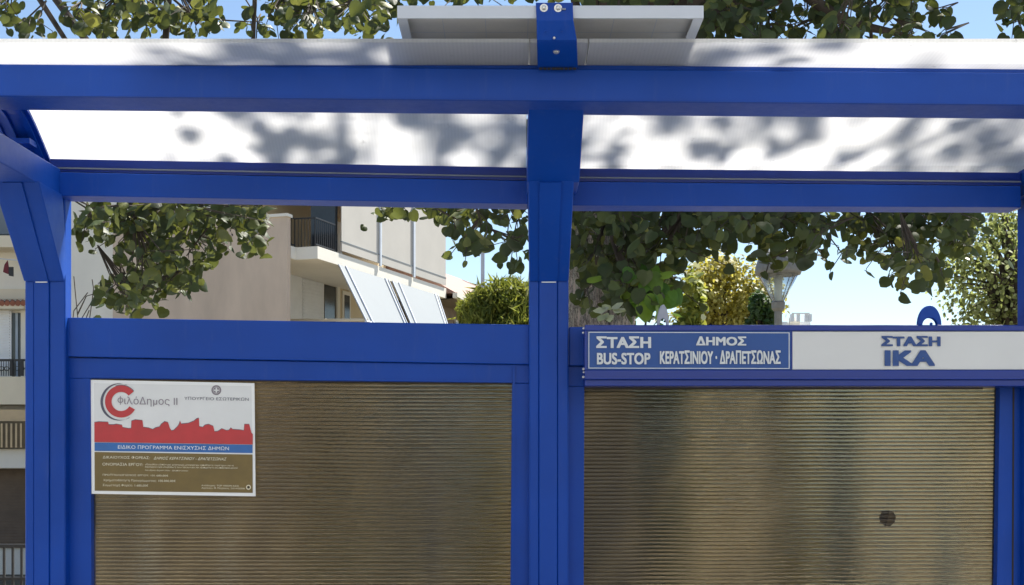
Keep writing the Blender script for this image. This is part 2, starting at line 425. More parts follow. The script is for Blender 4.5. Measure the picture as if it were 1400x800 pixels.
# rear roof beam, one length per bay
def rear_beam(tl, tr, br, bl, dd=.096):
    o = MB().quad(tl, tr, br, bl, YB, dd).build('rear_beam', BL, sh, bevel=.003)
    ctl = (tl[0], tl[1]-3); ctr = (tr[0], tr[1]-3)
    MB().quad((tl[0], tl[1]-5), (tr[0], tr[1]-5), (tr[0], tr[1]-.5), (tl[0], tl[1]-.5), YB+.008, .05).build('groove_strip', M['blue_dark'], o)
    MB().quad((tl[0], tl[1]-6.5), (tr[0], tr[1]-6.5), (tr[0], tr[1]-4.5), (tl[0], tl[1]-4.5), YB+.004, .05).build('seal_line', M['seal_grey'], o)
    MB().quad((tl[0]-8, tl[1]-18), (tr[0], tr[1]-18), (tr[0], tr[1]-6.3), (tl[0]-8, tl[1]-6.3), YB+.02, .05).build('glazing_bar', M['blue_dark'], o, bevel=.002)
    MB().quad((bl[0], bl[1]-.2), (br[0], br[1]-.2), (br[0], br[1]+1.4), (bl[0], bl[1]+1.4), YB+.03, .05).build('under_lip', M['steel'], o)
rear_beam((76, 235), (722, 247), (722, 279), (76, 267.5))
rear_beam((782, 248), (1396, 254), (1396, 283.5), (782, 281))

# roof sheets: arched strip profile in (y, z)
prof = [(4.01, 2.475), (3.995, 2.500), (3.95, 2.534), (3.90, 2.567), (3.85, 2.599), (3.80, 2.626), (3.74, 2.643), (3.66, 2.651), (3.57, 2.653), (3.48, 2.651), (3.42, 2.651), (3.36, 2.656), (3.278, 2.664)]
def sheet(x0, x1, name='roof_sheet', th=.010):
    mb = MB(); n = len(prof); vs = []
    for x in (x0, x1):
        for y, z in prof: vs.append((x, y, z))
        for y, z in reversed(prof): vs.append((x, y, z+th))
    m = 2*n; fs = [list(range(m-1, -1, -1)), list(range(m, 2*m))]
    fs = []
    for i in range(m):
        j = (i+1) % m; fs.append((i, j, m+j, m+i))
    for i in range(n-1):
        a, b, c, d = i, i+1, m-2-i, m-1-i
        fs.append((a, b, c, d)); fs.append((m+d, m+c, m+b, m+a))
    mb.add(vs, fs)
    return mb.build(name, M['opal'], sh)
TL = .022
sheet(-2.6, -1.60); sheet(-1.475, .045); sheet(.204, R0+.30)
# small slope across the roof: the centre sheet joint cover over the arm
sheet(.048, .200)
# curved roof side members following the arch
def side_member(x0, x1):
    vs = []; m = len(prof)-2
    pr = prof[:m]
    for x in (x0, x1):
        for y, z in pr: vs.append((x, y, z-.012))
        for y, z in reversed(pr): vs.append((x, y, z-.002))
    k = 2*m; fs = []
    for i in range(k):
        j = (i+1) % k; fs.append((i, j, k+j, k+i))
    for i in range(m-1):
        a, b, c, d = i, i+1, k-2-i, k-1-i
        fs.append((a, b, c, d)); fs.append((k+d, k+c, k+b, k+a))
    return MB().add(vs, fs)
sm = side_member(-1.600, -1.474).build('side_member', BL, sh)
for a, b in ((-1.598, -1.580), (-1.552, -1.544), (-1.505, -1.488)):
    o = side_member(a, b); o.v = [v-Vector((0, 0, .010)) for v in o.v]; o.build('side_ridge', BL, sm)
MB().box(-1.552, -1.49, 3.84, 3.90, 2.535, 2.552).build('corner_block', BL, sm)

# middle rails
rail = MB().quad((87.5, 434), (724, 444), (724, 498.3), (87.5, 487.5), 4.0, .06).build('middle_rail', BL, sh, bevel=.003)
MB().quad((778, 447), (1401, 447), (1401, 500), (778, 500), 4.0, .06).build('middle_rail', BL, sh, bevel=.003)
# panel frames
def frame(tl, tr, bl_x, br_x, xo0, xo1, ytop0, ytop1, name='panel_frame'):
    """hole corners tl,tr; hole left/right x at row 800; outer x"""
    zb = 1210
    Yf = 4.015
    r = MB().quad((xo0, ytop0), (xo1, ytop1), (xo1, tr[1]), (xo0, tl[1]), Yf, .05).build(name, BL, sh, bevel=.002)
    def ext(x0, x8, y0, y): return x0+(x8-x0)*(y-y0)/(800-y0)
    lb = ext(tl[0], bl_x, tl[1], zb); rb = ext(tr[0], br_x, tr[1], zb)
    MB().quad((xo0, tl[1]+.3), (tl[0], tl[1]+.3), (lb, zb), (xo0, zb), Yf+.001, .05).build('stile', BL, sh, bevel=.002)
    MB().quad((tr[0], tr[1]+.3), (xo1, tr[1]+.3), (xo1, zb), (rb, zb), Yf-.003, .05).build('stile', BL, sh, bevel=.002)
    MB().quad((xo0, zb+.3), (xo1, zb+.3), (xo1, zb+50), (xo0, zb+50), Yf, .05).build('bottom_rail', BL, sh, bevel=.002)
    MB().quad((tl[0]-.3, tl[1]-4), (tr[0], tr[1]-4), (tr[0], tr[1]-1), (tl[0]-.3, tl[1]-1), Yf-.004, .003).build('bead', BL, r)
frame((123.5, 517), (700, 524), 125, 698, 86, 729, 489, 498.8)
frame((799, 528), (1367, 527.5), 798, 1363, 771, 1408, 500.8, 500.8)
# second thin bead beside the left stile of the right bay, dark joint by the right stile
MB().quad((701, 499), (704, 499), (702, 1200), (699, 1200), 4.008, .004).build('bead', M['blue'], sh)
MB().quad((1384.5, 528), (1387, 528), (1384, 1200), (1381.5, 1200), 4.011, .002).build('joint', M['rubber'], sh)

# ribbed twin-wall sheets
def twin(x0, x1, z0, z1, Y, name):
    pitch = .0125; n = int((z1-z0)/pitch); vs = []; fs = []; k = 5
    prof2 = []
    for i in range(n):
        for j in range(k):
            a = j/k
            prof2.append((-.0022*abs(math.sin(math.pi*a))**.7, z1-(i+a)*pitch))
    nn = len(prof2)
    for x in (x0, x1):
        for y, z in prof2: vs.append((x, Y+y, z))
    for i in range(nn-1): fs.append((i, i+1, nn+i+1, nn+i))
    # back skin, flat
    b = len(vs)
    for x in (x0, x1):
        vs += [(x, Y+.008, prof2[0][1]), (x, Y+.008, prof2[-1][1])]
    fs += [(b, b+2, b+3, b+1), (0, nn, b+2, b), (nn-1, b+1, b+3, 2*nn-1), ]
    fs += [list(range(0, nn))+[b+1, b]]
    fs += [list(range(nn, 2*nn))+[b+3, b+2]]
    me = MB().add(vs, fs)
    o = me.build(name, M['smoked'], sh)
    # the webs between the two skins, dark horizontal lines
    wb = MB()
    for i in range(n): wb.box(x0, x1, Y+.0008, Y+.0075, z1-i*pitch-.0006, z1-i*pitch+.0006)
    q = wb.build('web', M['smoked_web'], sh); q['kind'] = 'stuff'
    return o
M['smoked_web'] = plain('smoked_web', (.16, .13, .09), .5, .2, 3)
twin(X(121, 4.05), X(703, 4.05), .17, Z(513, 4.05), 4.045, 'panel_sheet')
twin(X(796, 4.05), X(1371, 4.05), .17, Z(520, 4.05), 4.045, 'panel_sheet')
MB().quad((799, 527), (1344, 527), (1344, 532.5), (799, 532.5), 4.032, .004).build('seal', M['seal'], sh)  # dark strip standing in for shadow and overlap along the panel's top
MB().quad((123, 516), (700, 523), (700, 525.5), (123, 518.8), 4.032, .004).build('seal', M['seal'], sh)
# feet plates on the pavement
for (a, b) in ((L0, L1), (C0, C1), (R0, R1)):
    MB().box(a-.04, b+.04, YP-.03, YP+.09, .0, .012).build('foot_plate', BL, sh)

# ------------------------------------------------------------------ solar panel and its bracket
YS = 3.25
zs0 = Z(25, YS); zs1 = Z(7.5, YS)
xs0, xs1 = X(543, YS), X(962, YS)
sp = empty('solar_panel', ((xs0+xs1)/2, YS, zs0), 0, 'white framed solar panel held above the shelter roof by a blue bracket', 'solar panel')
dy = .46; dz = -.012
def sl(x0, x1, y0, y1, za, zb):
    k = dz/dy
    return [(x0, YS+y0, za+y0*k), (x1, YS+y0, za+y0*k), (x1, YS+y1, za+y1*k), (x0, YS+y1, za+y1*k),
            (x0, YS+y0, zb+y0*k), (x1, YS+y0, zb+y0*k), (x1, YS+y1, zb+y1*k), (x0, YS+y1, zb+y1*k)]
BF = [(0,3,2,1),(4,5,6,7),(0,1,5,4),(1,2,6,5),(2,3,7,6),(3,0,4,7)]
MB().add(sl(xs0, xs1, 0, .006, zs0, zs1), BF).build('front_rail', M['white_alu'], sp, bevel=.001)
MB().add(sl(xs0, xs0+.003, .0062, dy, zs0, zs1), BF).build('side_rail', M['white_alu'], sp)
MB().add(sl(xs1-.003, xs1, .0062, dy, zs0, zs1), BF).build('side_rail', M['white_alu'], sp)
MB().add(sl(xs0+.0032, xs0+.026, .0062, dy, zs0, zs0+.002), BF).build('side_flange', M['white_alu'], sp)
MB().add(sl(xs1-.026, xs1-.0032, .0062, dy, zs0, zs0+.002), BF).build('side_flange', M['white_alu'], sp)
MB().add(sl(xs0, xs1, dy+.001, dy+.008, zs0, zs1), BF).build('rear_rail', M['white_alu'], sp)
MB().add(sl(xs0+.004, xs1-.004, .0065, dy-.001, zs0+.022, zs0+.028), BF).build('back_sheet', M['panel_back'], sp)
MB().add(sl(xs0+.004, xs1-.004, .0065, dy-.001, zs0+.0285, zs0+.0325), BF).build('cell_face', M['dark_glass'], sp)
for k in range(1, 7):
    xx = xs0+(xs1-xs0)*k/7
    MB().add(sl(xx-.0008, xx+.0008, .01, dy-.01, zs0+.0212, zs0+.0218), BF).build('cell_gap', M['white_alu'], sp)
for yy in (.16, .31):
    MB().add(sl(xs0+.02, xs1-.02, yy, yy+.0015, zs0+.0204, zs0+.0210), BF).build('cell_gap', M['white_alu'], sp)
# bracket: one bent blue plate
pts = [(3.405, Z(92.5, 3.405), 735, 790), (3.262, Z(55, 3.262), 734, 788.5), (YS-.012, Z(28, YS-.012), 733.5, 784), (YS-.008, Z(3.5, YS-.008), 732.5, 783)]
mb = MB(); vs = []
for y, z, a, b in pts:
    vs += [(X(a, y), y, z), (X(b, y), y, z)]
th = [Vector((0, .002, .0055)), Vector((0, .003, .005)), Vector((0, .004, .003)), Vector((0, .006, 0))]
for i, (y, z, a, b) in enumerate(pts):
    vs += [Vector((X(a, y), y, z))+th[i], Vector((X(b, y), y, z))+th[i]]
fs = []
for i in range(3):
    fs += [(2*i, 2*i+1, 2*i+3, 2*i+2), (8+2*i, 8+2*i+2, 8+2*i+3, 8+2*i+1), (2*i, 2*i+2, 8+2*i+2, 8+2*i), (2*i+1, 8+2*i+1, 8+2*i+3, 2*i+3)]
fs += [(0, 8, 9, 1), (6, 7, 15, 14)]
br = mb.add(vs, fs).build('bracket', BL, sp, bevel=.0015)
# serrated rubber packer under the plate's foot
for k in range(9):
    a = 737+k*5.8
    MB().quad((a, 92.5), (a+(4.4 if k not in (3, 4) else 5.5), 92.5), (a+(4.4 if k not in (3, 4) else 5.5), 95), (a, 95), 3.40, .006).build('packer', M['rubber'], sp)
def bolt(px, py, Y, r, parent=sp, nrm=Vector((0, -1, 0)), washer=True, mat='steel'):
    c = P(px, py, Y); nrm = nrm.normalized()
    mbb = MB()
    if washer: mbb.tube([c, c+nrm*.0015], [r, r], 18)
    mbb.tube([c+nrm*.0012, c+nrm*.0045, c+nrm*.006], [r*.62, r*.55, r*.3], 12)
    return mbb.build('bolt', M[mat], parent, smooth=False)
bolt(743.6, 11, YS-.0095, .0105); bolt(763, 11.3, YS-.0095, .0105)
MB().tube([P(767, 12.4, YS-.012), P(773.5, 12.6, YS-.012)], .0025, 8).build('bolt_tip', M['steel'], sp)
bolt(757.6, 52.3, 3.258, .006, washer=False); bolt(746, 43, 3.248, .0045, washer=False, mat='blue'); bolt(768, 43, 3.248, .0045, washer=False, mat='blue')
bolt(760.5, 70, 3.318, .0085, nrm=Vector((0, -.6, -.8)))

# ------------------------------------------------------------------ sign
YG = 3.88
sg = empty('bus_stop_sign', P(1100, 528, YG), 0, 'long blue and white bus stop name board on the rail of the right bay', 'sign')
DB = M['blue_dark']
sx0, sx1 = 799.5, 1500
MB().quad((sx0, 444.3), (sx1, 444.3), (sx1, 452.4), (sx0, 452.4), YG, .11).build('top_trim', DB, sg, bevel=.003)
MB().quad((sx0, 505.6), (sx1, 505.6), (sx1, 519), (sx0, 519), YG, .11).build('bottom_trim', DB, sg, bevel=.003)
MB().quad((sx0, 519.3), (sx1, 519.3), (sx1, 527.8), (sx0, 527.8), YG+.012, .095).build('bottom_lip', DB, sg, bevel=.002)
MB().quad((sx0, 452.6), (803, 452.6), (803, 505.4), (sx0, 505.4), YG+.001, .105).build('end_cap', DB, sg)
MB().quad((803.1, 452.6), (1081.5, 452.6), (1081.5, 505.4), (803.1, 505.4), YG+.006, .09).build('blue_face', M['sign_blue'], sg)
MB().quad((1083.5, 453.5), (sx1-4, 453.5), (sx1-4, 505.2), (1083.5, 505.2), YG+.005, .09).build('white_face', M['sign_white'], sg)
MB().quad((1081.7, 452.6), (1083.3, 452.6), (1083.3, 505.4), (1081.7, 505.4), YG+.004, .09).build('divider', DB, sg)
bd = MB()
for q in (((804.5, 453.8), (1079.5, 454.6), (1079.5, 455.6), (804.5, 454.8)), ((804.5, 502.8), (1079.5, 503.4), (1079.5, 504.4), (804.5, 503.8)),
          ((804.5, 454.9), (805.6, 454.9), (805.6, 502.7), (804.5, 502.7)), ((1078.4, 455.7), (1079.5, 455.7), (1079.5, 503.3), (1078.4, 503.3))):
    bd.quad(*q, YG+.0055, .0004)
bd.build('border_line', M['print_white'], sg)

LOOK = str.maketrans('ΑΒΕΖΗΙΚΜΝΟΡΤΥΧΦ', 'ABEZHIKMNOPTYXФ')      # capitals with the same shape; the built-in face draws these cleanly
def text(body, x0, y0, x1, y1, Y, mat, parent, bold=0, name='lettering', slope=0, shear=0, copies=0):
    """flat print filling the pixel rectangle, mapped on the plane y=Y"""
    if copies: x0 += copies[0]*F/Y; x1 -= copies[0]*F/Y; y0 += copies[1]*F/Y; y1 -= copies[1]*F/Y
    cu = bpy.data.curves.new('t', 'FONT'); cu.body = body.translate(LOOK); cu.size = 1; cu.offset = 0; cu.resolution_u = 4
    cu.shear = shear; cu.space_character = 1.0+bold*2
    o = bpy.data.objects.new('t', cu); COL.objects.link(o)
    bpy.context.view_layer.update()
    dg = bpy.context.evaluated_depsgraph_get()
    me = o.evaluated_get(dg).to_mesh()
    vs = [v.co.copy() for v in me.vertices]; fs = [list(p.vertices) for p in me.polygons]
    o.evaluated_get(dg).to_mesh_clear()
    bpy.data.objects.remove(o); bpy.data.curves.remove(cu)
    if not vs: return None
    ax = min(v.x for v in vs); bx = max(v.x for v in vs); ay = min(v.y for v in vs); by = max(v.y for v in vs)
    nvs = []; nfs = []
    for i, f in enumerate(fs):           # every face of a glyph at its own hair's depth, so overlapping strokes never coincide
        nfs.append(list(range(len(nvs), len(nvs)+len(f)))); nvs += [Vector((vs[k].x, vs[k].y, -2e-5*(i % 11))) for k in f]
    vs, fs = nvs, nfs
    out = []
    for v in vs:
        u = (v.x-ax)/(bx-ax); t = (by-v.y)/(by-ay)
        px = x0+(x1-x0)*u; py = y0+(y1-y0)*t+slope*(px-x0)
        out.append(P(px, py, Y)+Vector((0, v.z, 0)))
    mb = MB().add(out, fs)
    if copies:
        ex, ez = copies; k = 0
        for h in (.5, 1):
            for a in range(8):
                k += 1; an = a*math.pi/4; dx = max(-1, min(1, 1.42*math.cos(an)))*ex*h; dz_ = max(-1, min(1, 1.42*math.sin(an)))*ez*h
                mb.add([v+Vector((dx, -.00025*k, dz_)) for v in out], fs)
    return mb.build(name, mat, parent, recalc=False)
PW = M['print_white']; PB = M['print_blue']
YT = YG+.0055
text('ΣΤΑΣΗ', 815, 460, 890, 476, YT, PW, sg, .012, copies=(.0021, .0014))
text('BUS-STOP', 816, 482.5, 889, 498.5, YT, PW, sg, .012, copies=(.0013, .0013))
text('ΔΗΜΟΣ', 951.5, 460, 1020, 472.5, YT, PW, sg, .012, slope=.004, copies=(.0017, .0011))
text('ΚΕΡΑΤΣΙΝΙΟΥ · ΔΡΑΠΕΤΣΩΝΑΣ', 902, 479, 1067, 498, YT, PW, sg, .012, copies=(.0010, .0013))
YT2 = YG+.0044
text('ΣΤΑΣΗ', 1204.5, 459.5, 1285.5, 473.5, YT2, PB, sg, .012, copies=(.0027, .0013))
text('ΙΚΑ', 1209, 479, 1278, 500.5, YT2, PB, sg, .012, copies=(.0046, .0022))
# lugs on top of the board
def ringpoly(cx, cy, ro, ri, y_base, n=16):
    o = []; i = []
    for k in range(n+1):
        a = math.pi*k/n
        o.append((cx-ro[0]*math.cos(a), cy-ro[1]*math.sin(a)))
        i.append((cx-ri[0]*math.cos(a), cy-ri[1]*math.sin(a)))
    return o, i
def arch(cx, base, ro, ri, Y, d, mat, parent, lean=0, cyi=None):
    o, i = ringpoly(cx, base, ro, ri, base)
    if cyi is not None: i = [(x, y-base+cyi) for x, y in i]
    mb = MB(); n = len(o)
    vs = []
    for yy in (Y, Y+d):
        for (x, y) in o+i:
            vs.append(P(x, y, Y)+Vector((0, yy-Y, 0)))
    m = 2*n; fs = []
    for k in range(n-1):
        fs += [(k, k+1, n+k+1, n+k), (m+k+1, m+k, m+n+k, m+n+k+1), (k, m+k, m+k+1, k+1), (n+k, n+k+1, m+n+k+1, m+n+k)]
    fs += [(0, n, m+n, m), (n-1, m+n-1, m+2*n-1, 2*n-1)]
    return mb.add(vs, fs).build('mounting_lug', mat, parent, bevel=.002)
arch(1271.5, 444.5, (16, 27), (10, 10), YG+.02, .02, M['blue'], sg)
arch(906.5, 444.5, (8.2, 28), (4.4, 9), YG+.02, .012, plain('grey_lug', (.30, .33, .40), .4), sg)
MB().tube([P(908.5, 439.5, YG+.026), P(908.5, 439.5, YG+.045)], .0035, 10).build('lug_screw', M['rubber'], sg)
MB().tube([P(1273, 443, YG+.03), P(1273, 443, YG+.05)], .005, 10).build('lug_screw', M['blue'], sg)
sb = MB()
for (x, y, r) in ((797.8, 449, 1.6), (797.2, 455, 1.5), (797.6, 504.5, 1.7), (798, 509, 1.3), (797.4, 515.5, 1.8)):
    sb.tube([P(x, y, YG+.02), P(x, y, YG+.026)], [r*YG/F, r*YG/F*.6], 7)
q = sb.build('silicone_blob', M['silicone'], sg); q['kind'] = 'stuff'

# ------------------------------------------------------------------ poster
YQ = 4.020
po = empty('poster', P(236, 679, YQ), 0, 'white programme poster with red skyline fixed on the left brown panel', 'poster')
A = lambda a, b: (110+a/4, 500+b/4)            # enlarged-view coordinates to photograph pixels
def pl(poly, lift, mat, name, d=.0006):
    return MB().prism([P(*A(*p), YQ-lift) for p in poly], (0, d, 0)).build(name, mat, po)
MB().prism([P(124, 519.3, YQ), P(347.7, 524, YQ), P(349.3, 678.6, YQ), P(125.2, 675.2, YQ)], (0, .004, 0)).build('board', M['border'], po)
pl([(74, 96), (935, 112), (941, 430), (76, 418)], .0008, M['paper'], 'white_field')
sky_pts = [(76, 418), (76, 308), (100, 304), (150, 306), (154, 320), (182, 320), (195, 317), (226, 322), (230, 335), (262, 341), (276, 340), (278, 300), (300, 293), (338, 297), (342, 334), (372, 338), (395, 346), (412, 336), (432, 332), (440, 318), (460, 303), (478, 308), (488, 340), (497, 353), (510, 350), (530, 330), (538, 318), (544, 300), (550, 316), (590, 312), (620, 300), (634, 288), (646, 284), (648, 330), (668, 334), (680, 322), (700, 318), (725, 328), (732, 358), (752, 356), (772, 342), (798, 352), (812, 350), (822, 337), (832, 346), (868, 348), (893, 352), (896, 318), (922, 318), (934, 366), (941, 372), (942, 431)]
pl(sky_pts, .0016, M['p_dark'], 'skyline_shadow')  # printed dark rim behind the red skyline
pl([(x+1.5, y+3.5) if 2 <= i < len(sky_pts)-1 else (x, y+(3 if i == 1 else 0)) for i, (x, y) in enumerate(sky_pts)], .0024, M['p_red'], 'skyline')
pl([(77, 420), (941, 433), (941, 478), (77, 466)], .0020, M['p_blue'], 'blue_band')
pl([(77, 472), (941, 486), (942, 696), (78, 684)], .0014, M['p_brown'], 'brown_field')
# ring logo
def arc(cx, cy, r0, r1, a0, a1, lift, mat, name, n=36, taper=False, off=0):
    vs = []; fs = []
    for k in range(n+1):
        t = k/n; a = math.radians(a0+(a1-a0)*t)
        rr = r1
        if taper: rr = r0+(r1-r0)*math.sin(math.pi*t)
        for r, ox in ((r0, 0), (rr, off)):
            vs.append(P(*A(cx+ox+r*math.cos(a), cy-r*math.sin(a)), YQ-lift))
    for k in range(n): fs.append((2*k, 2*k+1, 2*k+3, 2*k+2))
    return MB().add(vs, fs).build(name, mat, po)
arc(222, 196, 52, 88, 38, 330, .0026, M['p_red'], 'logo_ring')
arc(222, 198, 99, 107, 70, 300, .0022, M['p_dark'], 'logo_arc', taper=True, off=-6)
arc(222, 196, 88, 92, 40, 110, .0023, M['p_dark'], 'logo_arc')
arc(743, 134, 19, 27, 0, 360, .0022, M['p_grey'], 'emblem_ring')
arc(743, 134, 0, 17, 0, 360, .0020, M['p_grey'], 'emblem_disc')
pl([(739, 120), (747, 120), (747, 148), (739, 148)], .0026, M['paper'], 'emblem_cross', .0003)
pl([(729, 131), (757, 131), (757, 138), (729, 138)], .0029, M['paper'], 'emblem_cross', .0003)
def ptext(body, x0, y0, x1, y1, mat, bold=0, slope=.014, shear=0, lift=.003):
    a = A(x0, y0); b = A(x1, y1)
    return text(body, a[0], a[1], b[0], b[1], YQ-lift, mat, po, bold, slope=slope, shear=shear)
ptext('ιλόΔημος ΙΙ', 240, 168, 530, 222, M['p_grey'], 0.0)
ptext('O', 203, 174, 234, 204, M['p_grey']); ptext('I', 216, 166, 220, 214, M['p_grey'], lift=.0033)
ptext('ΥΠΟΥΡΓΕΙΟ ΕΣΩΤΕΡΙΚΩΝ', 568, 170, 920, 187, M['p_dark'], .02)
ptext('ΕΙΔΙΚΟ ΠΡΟΓΡΑΜΜΑ ΕΝΙΣΧΥΣΗΣ ΔΗΜΩΝ', 205, 434, 812, 454, M['border'], .012)
CR = M['p_cream']
ptext('ΔΙΚΑΙΟΥΧΟΣ ΦΟΡΕΑΣ:', 122, 492, 380, 508, CR, .012)
ptext('ΔΗΜΟΣ ΚΕΡΑΤΣΙΝΙΟΥ - ΔΡΑΠΕΤΣΩΝΑΣ', 400, 497, 800, 513, CR, .02, shear=.3)
ptext('ΟΝΟΜΑΣΙΑ ΕΡΓΟΥ:', 120, 530, 342, 546, CR, .012)
ptext('«Προμήθεια εξοπλισμού, κατασκευή, μεταφορά και τοποθέτηση στεγάστρων για τη', 353, 535, 838, 546, CR, .01, shear=.3)
ptext('δημιουργία ή και αναβάθμιση των στάσεων και την εξυπηρέτηση του επιβατικού κοινού', 353, 548, 860, 559, CR, .01, shear=.3)
ptext('του Δήμου Κερατσινίου - Δραπετσώνας»', 353, 567, 590, 577, CR, .01, shear=.3)
ptext('ΠΡΟΫΠΟΛΟΓΙΣΜΟΣ ΕΡΓΟΥ: 101.680,00€', 122, 589, 480, 603, CR, .02)
ptext('Χρηματοδότηση Προγράμματος: 100.000,00€', 125, 619, 520, 634, CR, .02)
ptext('Συμμετοχή Φορέα: 1.680,00€', 122, 646, 370, 661, CR, .02)
ptext('Ανάδοχος: TOP VISION Α.Ε.Ε.', 662, 650, 868, 661, CR, .01)
ptext('Αιγάλεω, Μ. Πειραιώς, 210 4102300', 662, 664, 898, 675, CR, .01)
arc(919, 665, 9, 13, 0, 360, .0026, M['p_cream'], 'stamp_ring', 20)
arc(919, 665, 0, 5, 0, 360, .0026, M['rubber'], 'stamp_dot', 12)

# ------------------------------------------------------------------ buildings
Cc = Vector((X(392, 40), 40, 0)); dv = Vector((.3154, .949, 0)).normalized(); nv = Vector((dv.y, -dv.x, 0))
BZ = -3.2
bl = empty('apartment_building', (Cc.x, Cc.y, BZ), math.atan2(dv.y, dv.x), 'beige walled apartment building with grey white awnings hanging from its balconies', 'building')
def UY(px, v):
    r = Vector(((px-700)/F, 1, 0)); Y = (v+Cc.dot(nv))/r.dot(nv)
    return (r*Y-Cc).dot(dv), Y
def U(px, v): return UY(px, v)[0]
def ZZ(py, px, v): return CAMZ+(HOR-py)/F*UY(px, v)[1]
def lb(mb, u0, u1, v0, v1, z0, z1):
    return mb.box(u0, u1, -v1, -v0, z0-BZ, z1-BZ)
def LB(name, mat, u0, u1, v0, v1, z0, z1, parent=bl, bevel=0):
    return lb(MB(), u0, u1, v0, v1, z0, z1).build(name, mat, parent, local=True, bevel=bevel)
VW = -1.9; UE = U(610, .8)
wt = ZZ(296, 392, 0)
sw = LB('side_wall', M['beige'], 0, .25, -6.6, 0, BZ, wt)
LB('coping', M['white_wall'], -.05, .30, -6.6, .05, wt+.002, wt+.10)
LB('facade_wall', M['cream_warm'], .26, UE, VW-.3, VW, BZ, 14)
LB('rear_block', M['white_wall'], .27, UE, -9, VW-.31, BZ, 10.4)
LB('upper_block', M['white_wall'], .9, UE, -9, VW-.31, 10.42, 12.6)
sz1, sz0 = ZZ(337, 400, 0), ZZ(354, 400, 0)
u432 = U(434, .8)
LB('balcony_slab', M['white_wall'], .26, u432, VW+.01, .02, sz0, sz1)
us = U(466, .8)
u1 = U(446, .8)
LB('balcony_slab', M['white_wall'], u432+.01, UE, VW+.01, .80, sz0, sz1)
# ceiling of the floor above
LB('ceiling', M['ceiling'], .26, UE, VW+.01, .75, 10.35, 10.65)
LB('side_fin', M['dark_glass'], us-.25, us-.05, -.2, .70, sz1+.01, 10.34)
# railing
def railing(u0, u1, v, z0, z1, step=.13):
    mb = MB(); lb(mb, u0, u1, v-.02, v+.02, z1-.04, z1); lb(mb, u0, u1, v-.015, v+.015, z0+.06, z0+.09)
    n = int((u1-u0)/step)
    for k in range(n+1):
        u = u0+(u1-u0)*k/n; lb(mb, u-.009, u+.009, v-.009, v+.009, z0, z1-.04)
    q = mb.build('railing', M['iron'], bl, local=True); q['kind'] = 'stuff'
railing(.35, u432, -.03, sz1, sz1+.95); railing(u432+.02, us-.28, .72, sz1, sz1+.95)
mb = MB()
for k in range(7): v = -.02+.72*k/6; lb(mb, u432, u432+.02, v-.01, v+.01, sz1, sz1+.93)
lb(mb, u432-.01, u432+.03, -.03, .74, sz1+.91, sz1+.952); q = mb.build('railing', M['iron'], bl, local=True); q['kind'] = 'stuff'
LB('storage_box', M['dark_glass'], U(440, -.6), U(452, -.6), -1.0, -.5, sz1+.01, sz1+.75)
LB('storage_box', M['dark_glass'], U(416, -.9), U(427, -.9), -1.3, -.8, sz1+.01, sz1+.35)
# recessed wall of the upper balcony, shuttered door
LB('balcony_door', M['shutter'], U(446, VW), U(466, VW), VW+.01, VW+.06, sz1, 10.2)
# upper vertical awnings with white poles
for (a, b) in ((466.5, 518), (521.5, 564), (567.5, 609)):
    ua, ub = U(a, .82), U(b, .82)
    mb = MB(); nseg = 10
    for k in range(nseg):
        x0 = ua+(ub-ua)*k/nseg; x1 = ua+(ub-ua)*(k+1)/nseg
    aw = LB('hanging_awning', M['awning_warm'], ua, ub, .81, .835, sz1+.42, 10.9)
    LB('valance', M['awning_warm'], ua, ub, .80, .85, sz1+.10, sz1+.40, aw)
    LB('hem_bar', M['awning'], ua, ub, .79, .86, sz1+.395, sz1+.43, aw)
for a in (519.7, 565.7):
    LB('awning_pole', M['white_alu'], U(a-.9, .86), U(a+1.1, .86), .84, .90, sz1+.0, 10.9)
# lower slanted awnings
def slant(tl, tr, bL, bR, vo, zb):
    ua, ub = U(tl, .84), U(tr, .84)
    mb = MB(); zt = sz0-.02
    a0, a1 = U(bL, vo), U(bR, vo)
    def pt(u, v, z): return (u, -v, z-BZ)
    vs = [pt(ua, .84, zt), pt(ub, .84, zt), pt(a1, vo, zb), pt(a0, vo, zb)]
    n = Vector((0, 0, .03))
    aw = MB().add(vs+[Vector(p)+n for p in vs], [(0, 1, 2, 3), (7, 6, 5, 4), (0, 4, 5, 1), (1, 5, 6, 2), (2, 6, 7, 3), (3, 7, 4, 0)]).build('slanted_awning', M['awning'], bl, local=True)
    def lerp(a, b, t): return Vector(a)+(Vector(b)-Vector(a))*t
    for t in (.0, .13, .93, 1.0):
        p0 = lerp(vs[0], vs[1], t)-Vector((0, .03, -.03)); p1 = lerp(vs[3], vs[2], t)-Vector((0, .03, -.03))
        MB().tube([p0, p1], .035 if t in (.13, .93) else .02, 6).build('awning_seam', M['white_alu'], aw, local=True)
    MB().tube([vs[3], vs[2]], .05, 6).build('hem_bar', M['white_alu'], aw, local=True)
slant(462, 530, 500, 560, 2.15, ZZ(440, 500, 2.15))
slant(535.5, 598, 565.5, 618, 2.15, ZZ(440, 500, 2.15))
MB().tube([(U(484, 1.2), -VW-.1, ZZ(434, 484, 1.2)-BZ), (U(500, 2.1), -2.15, ZZ(437, 500, 2.15)-BZ)], .05, 6).build('awning_arm', M['cream'], bl, local=True)
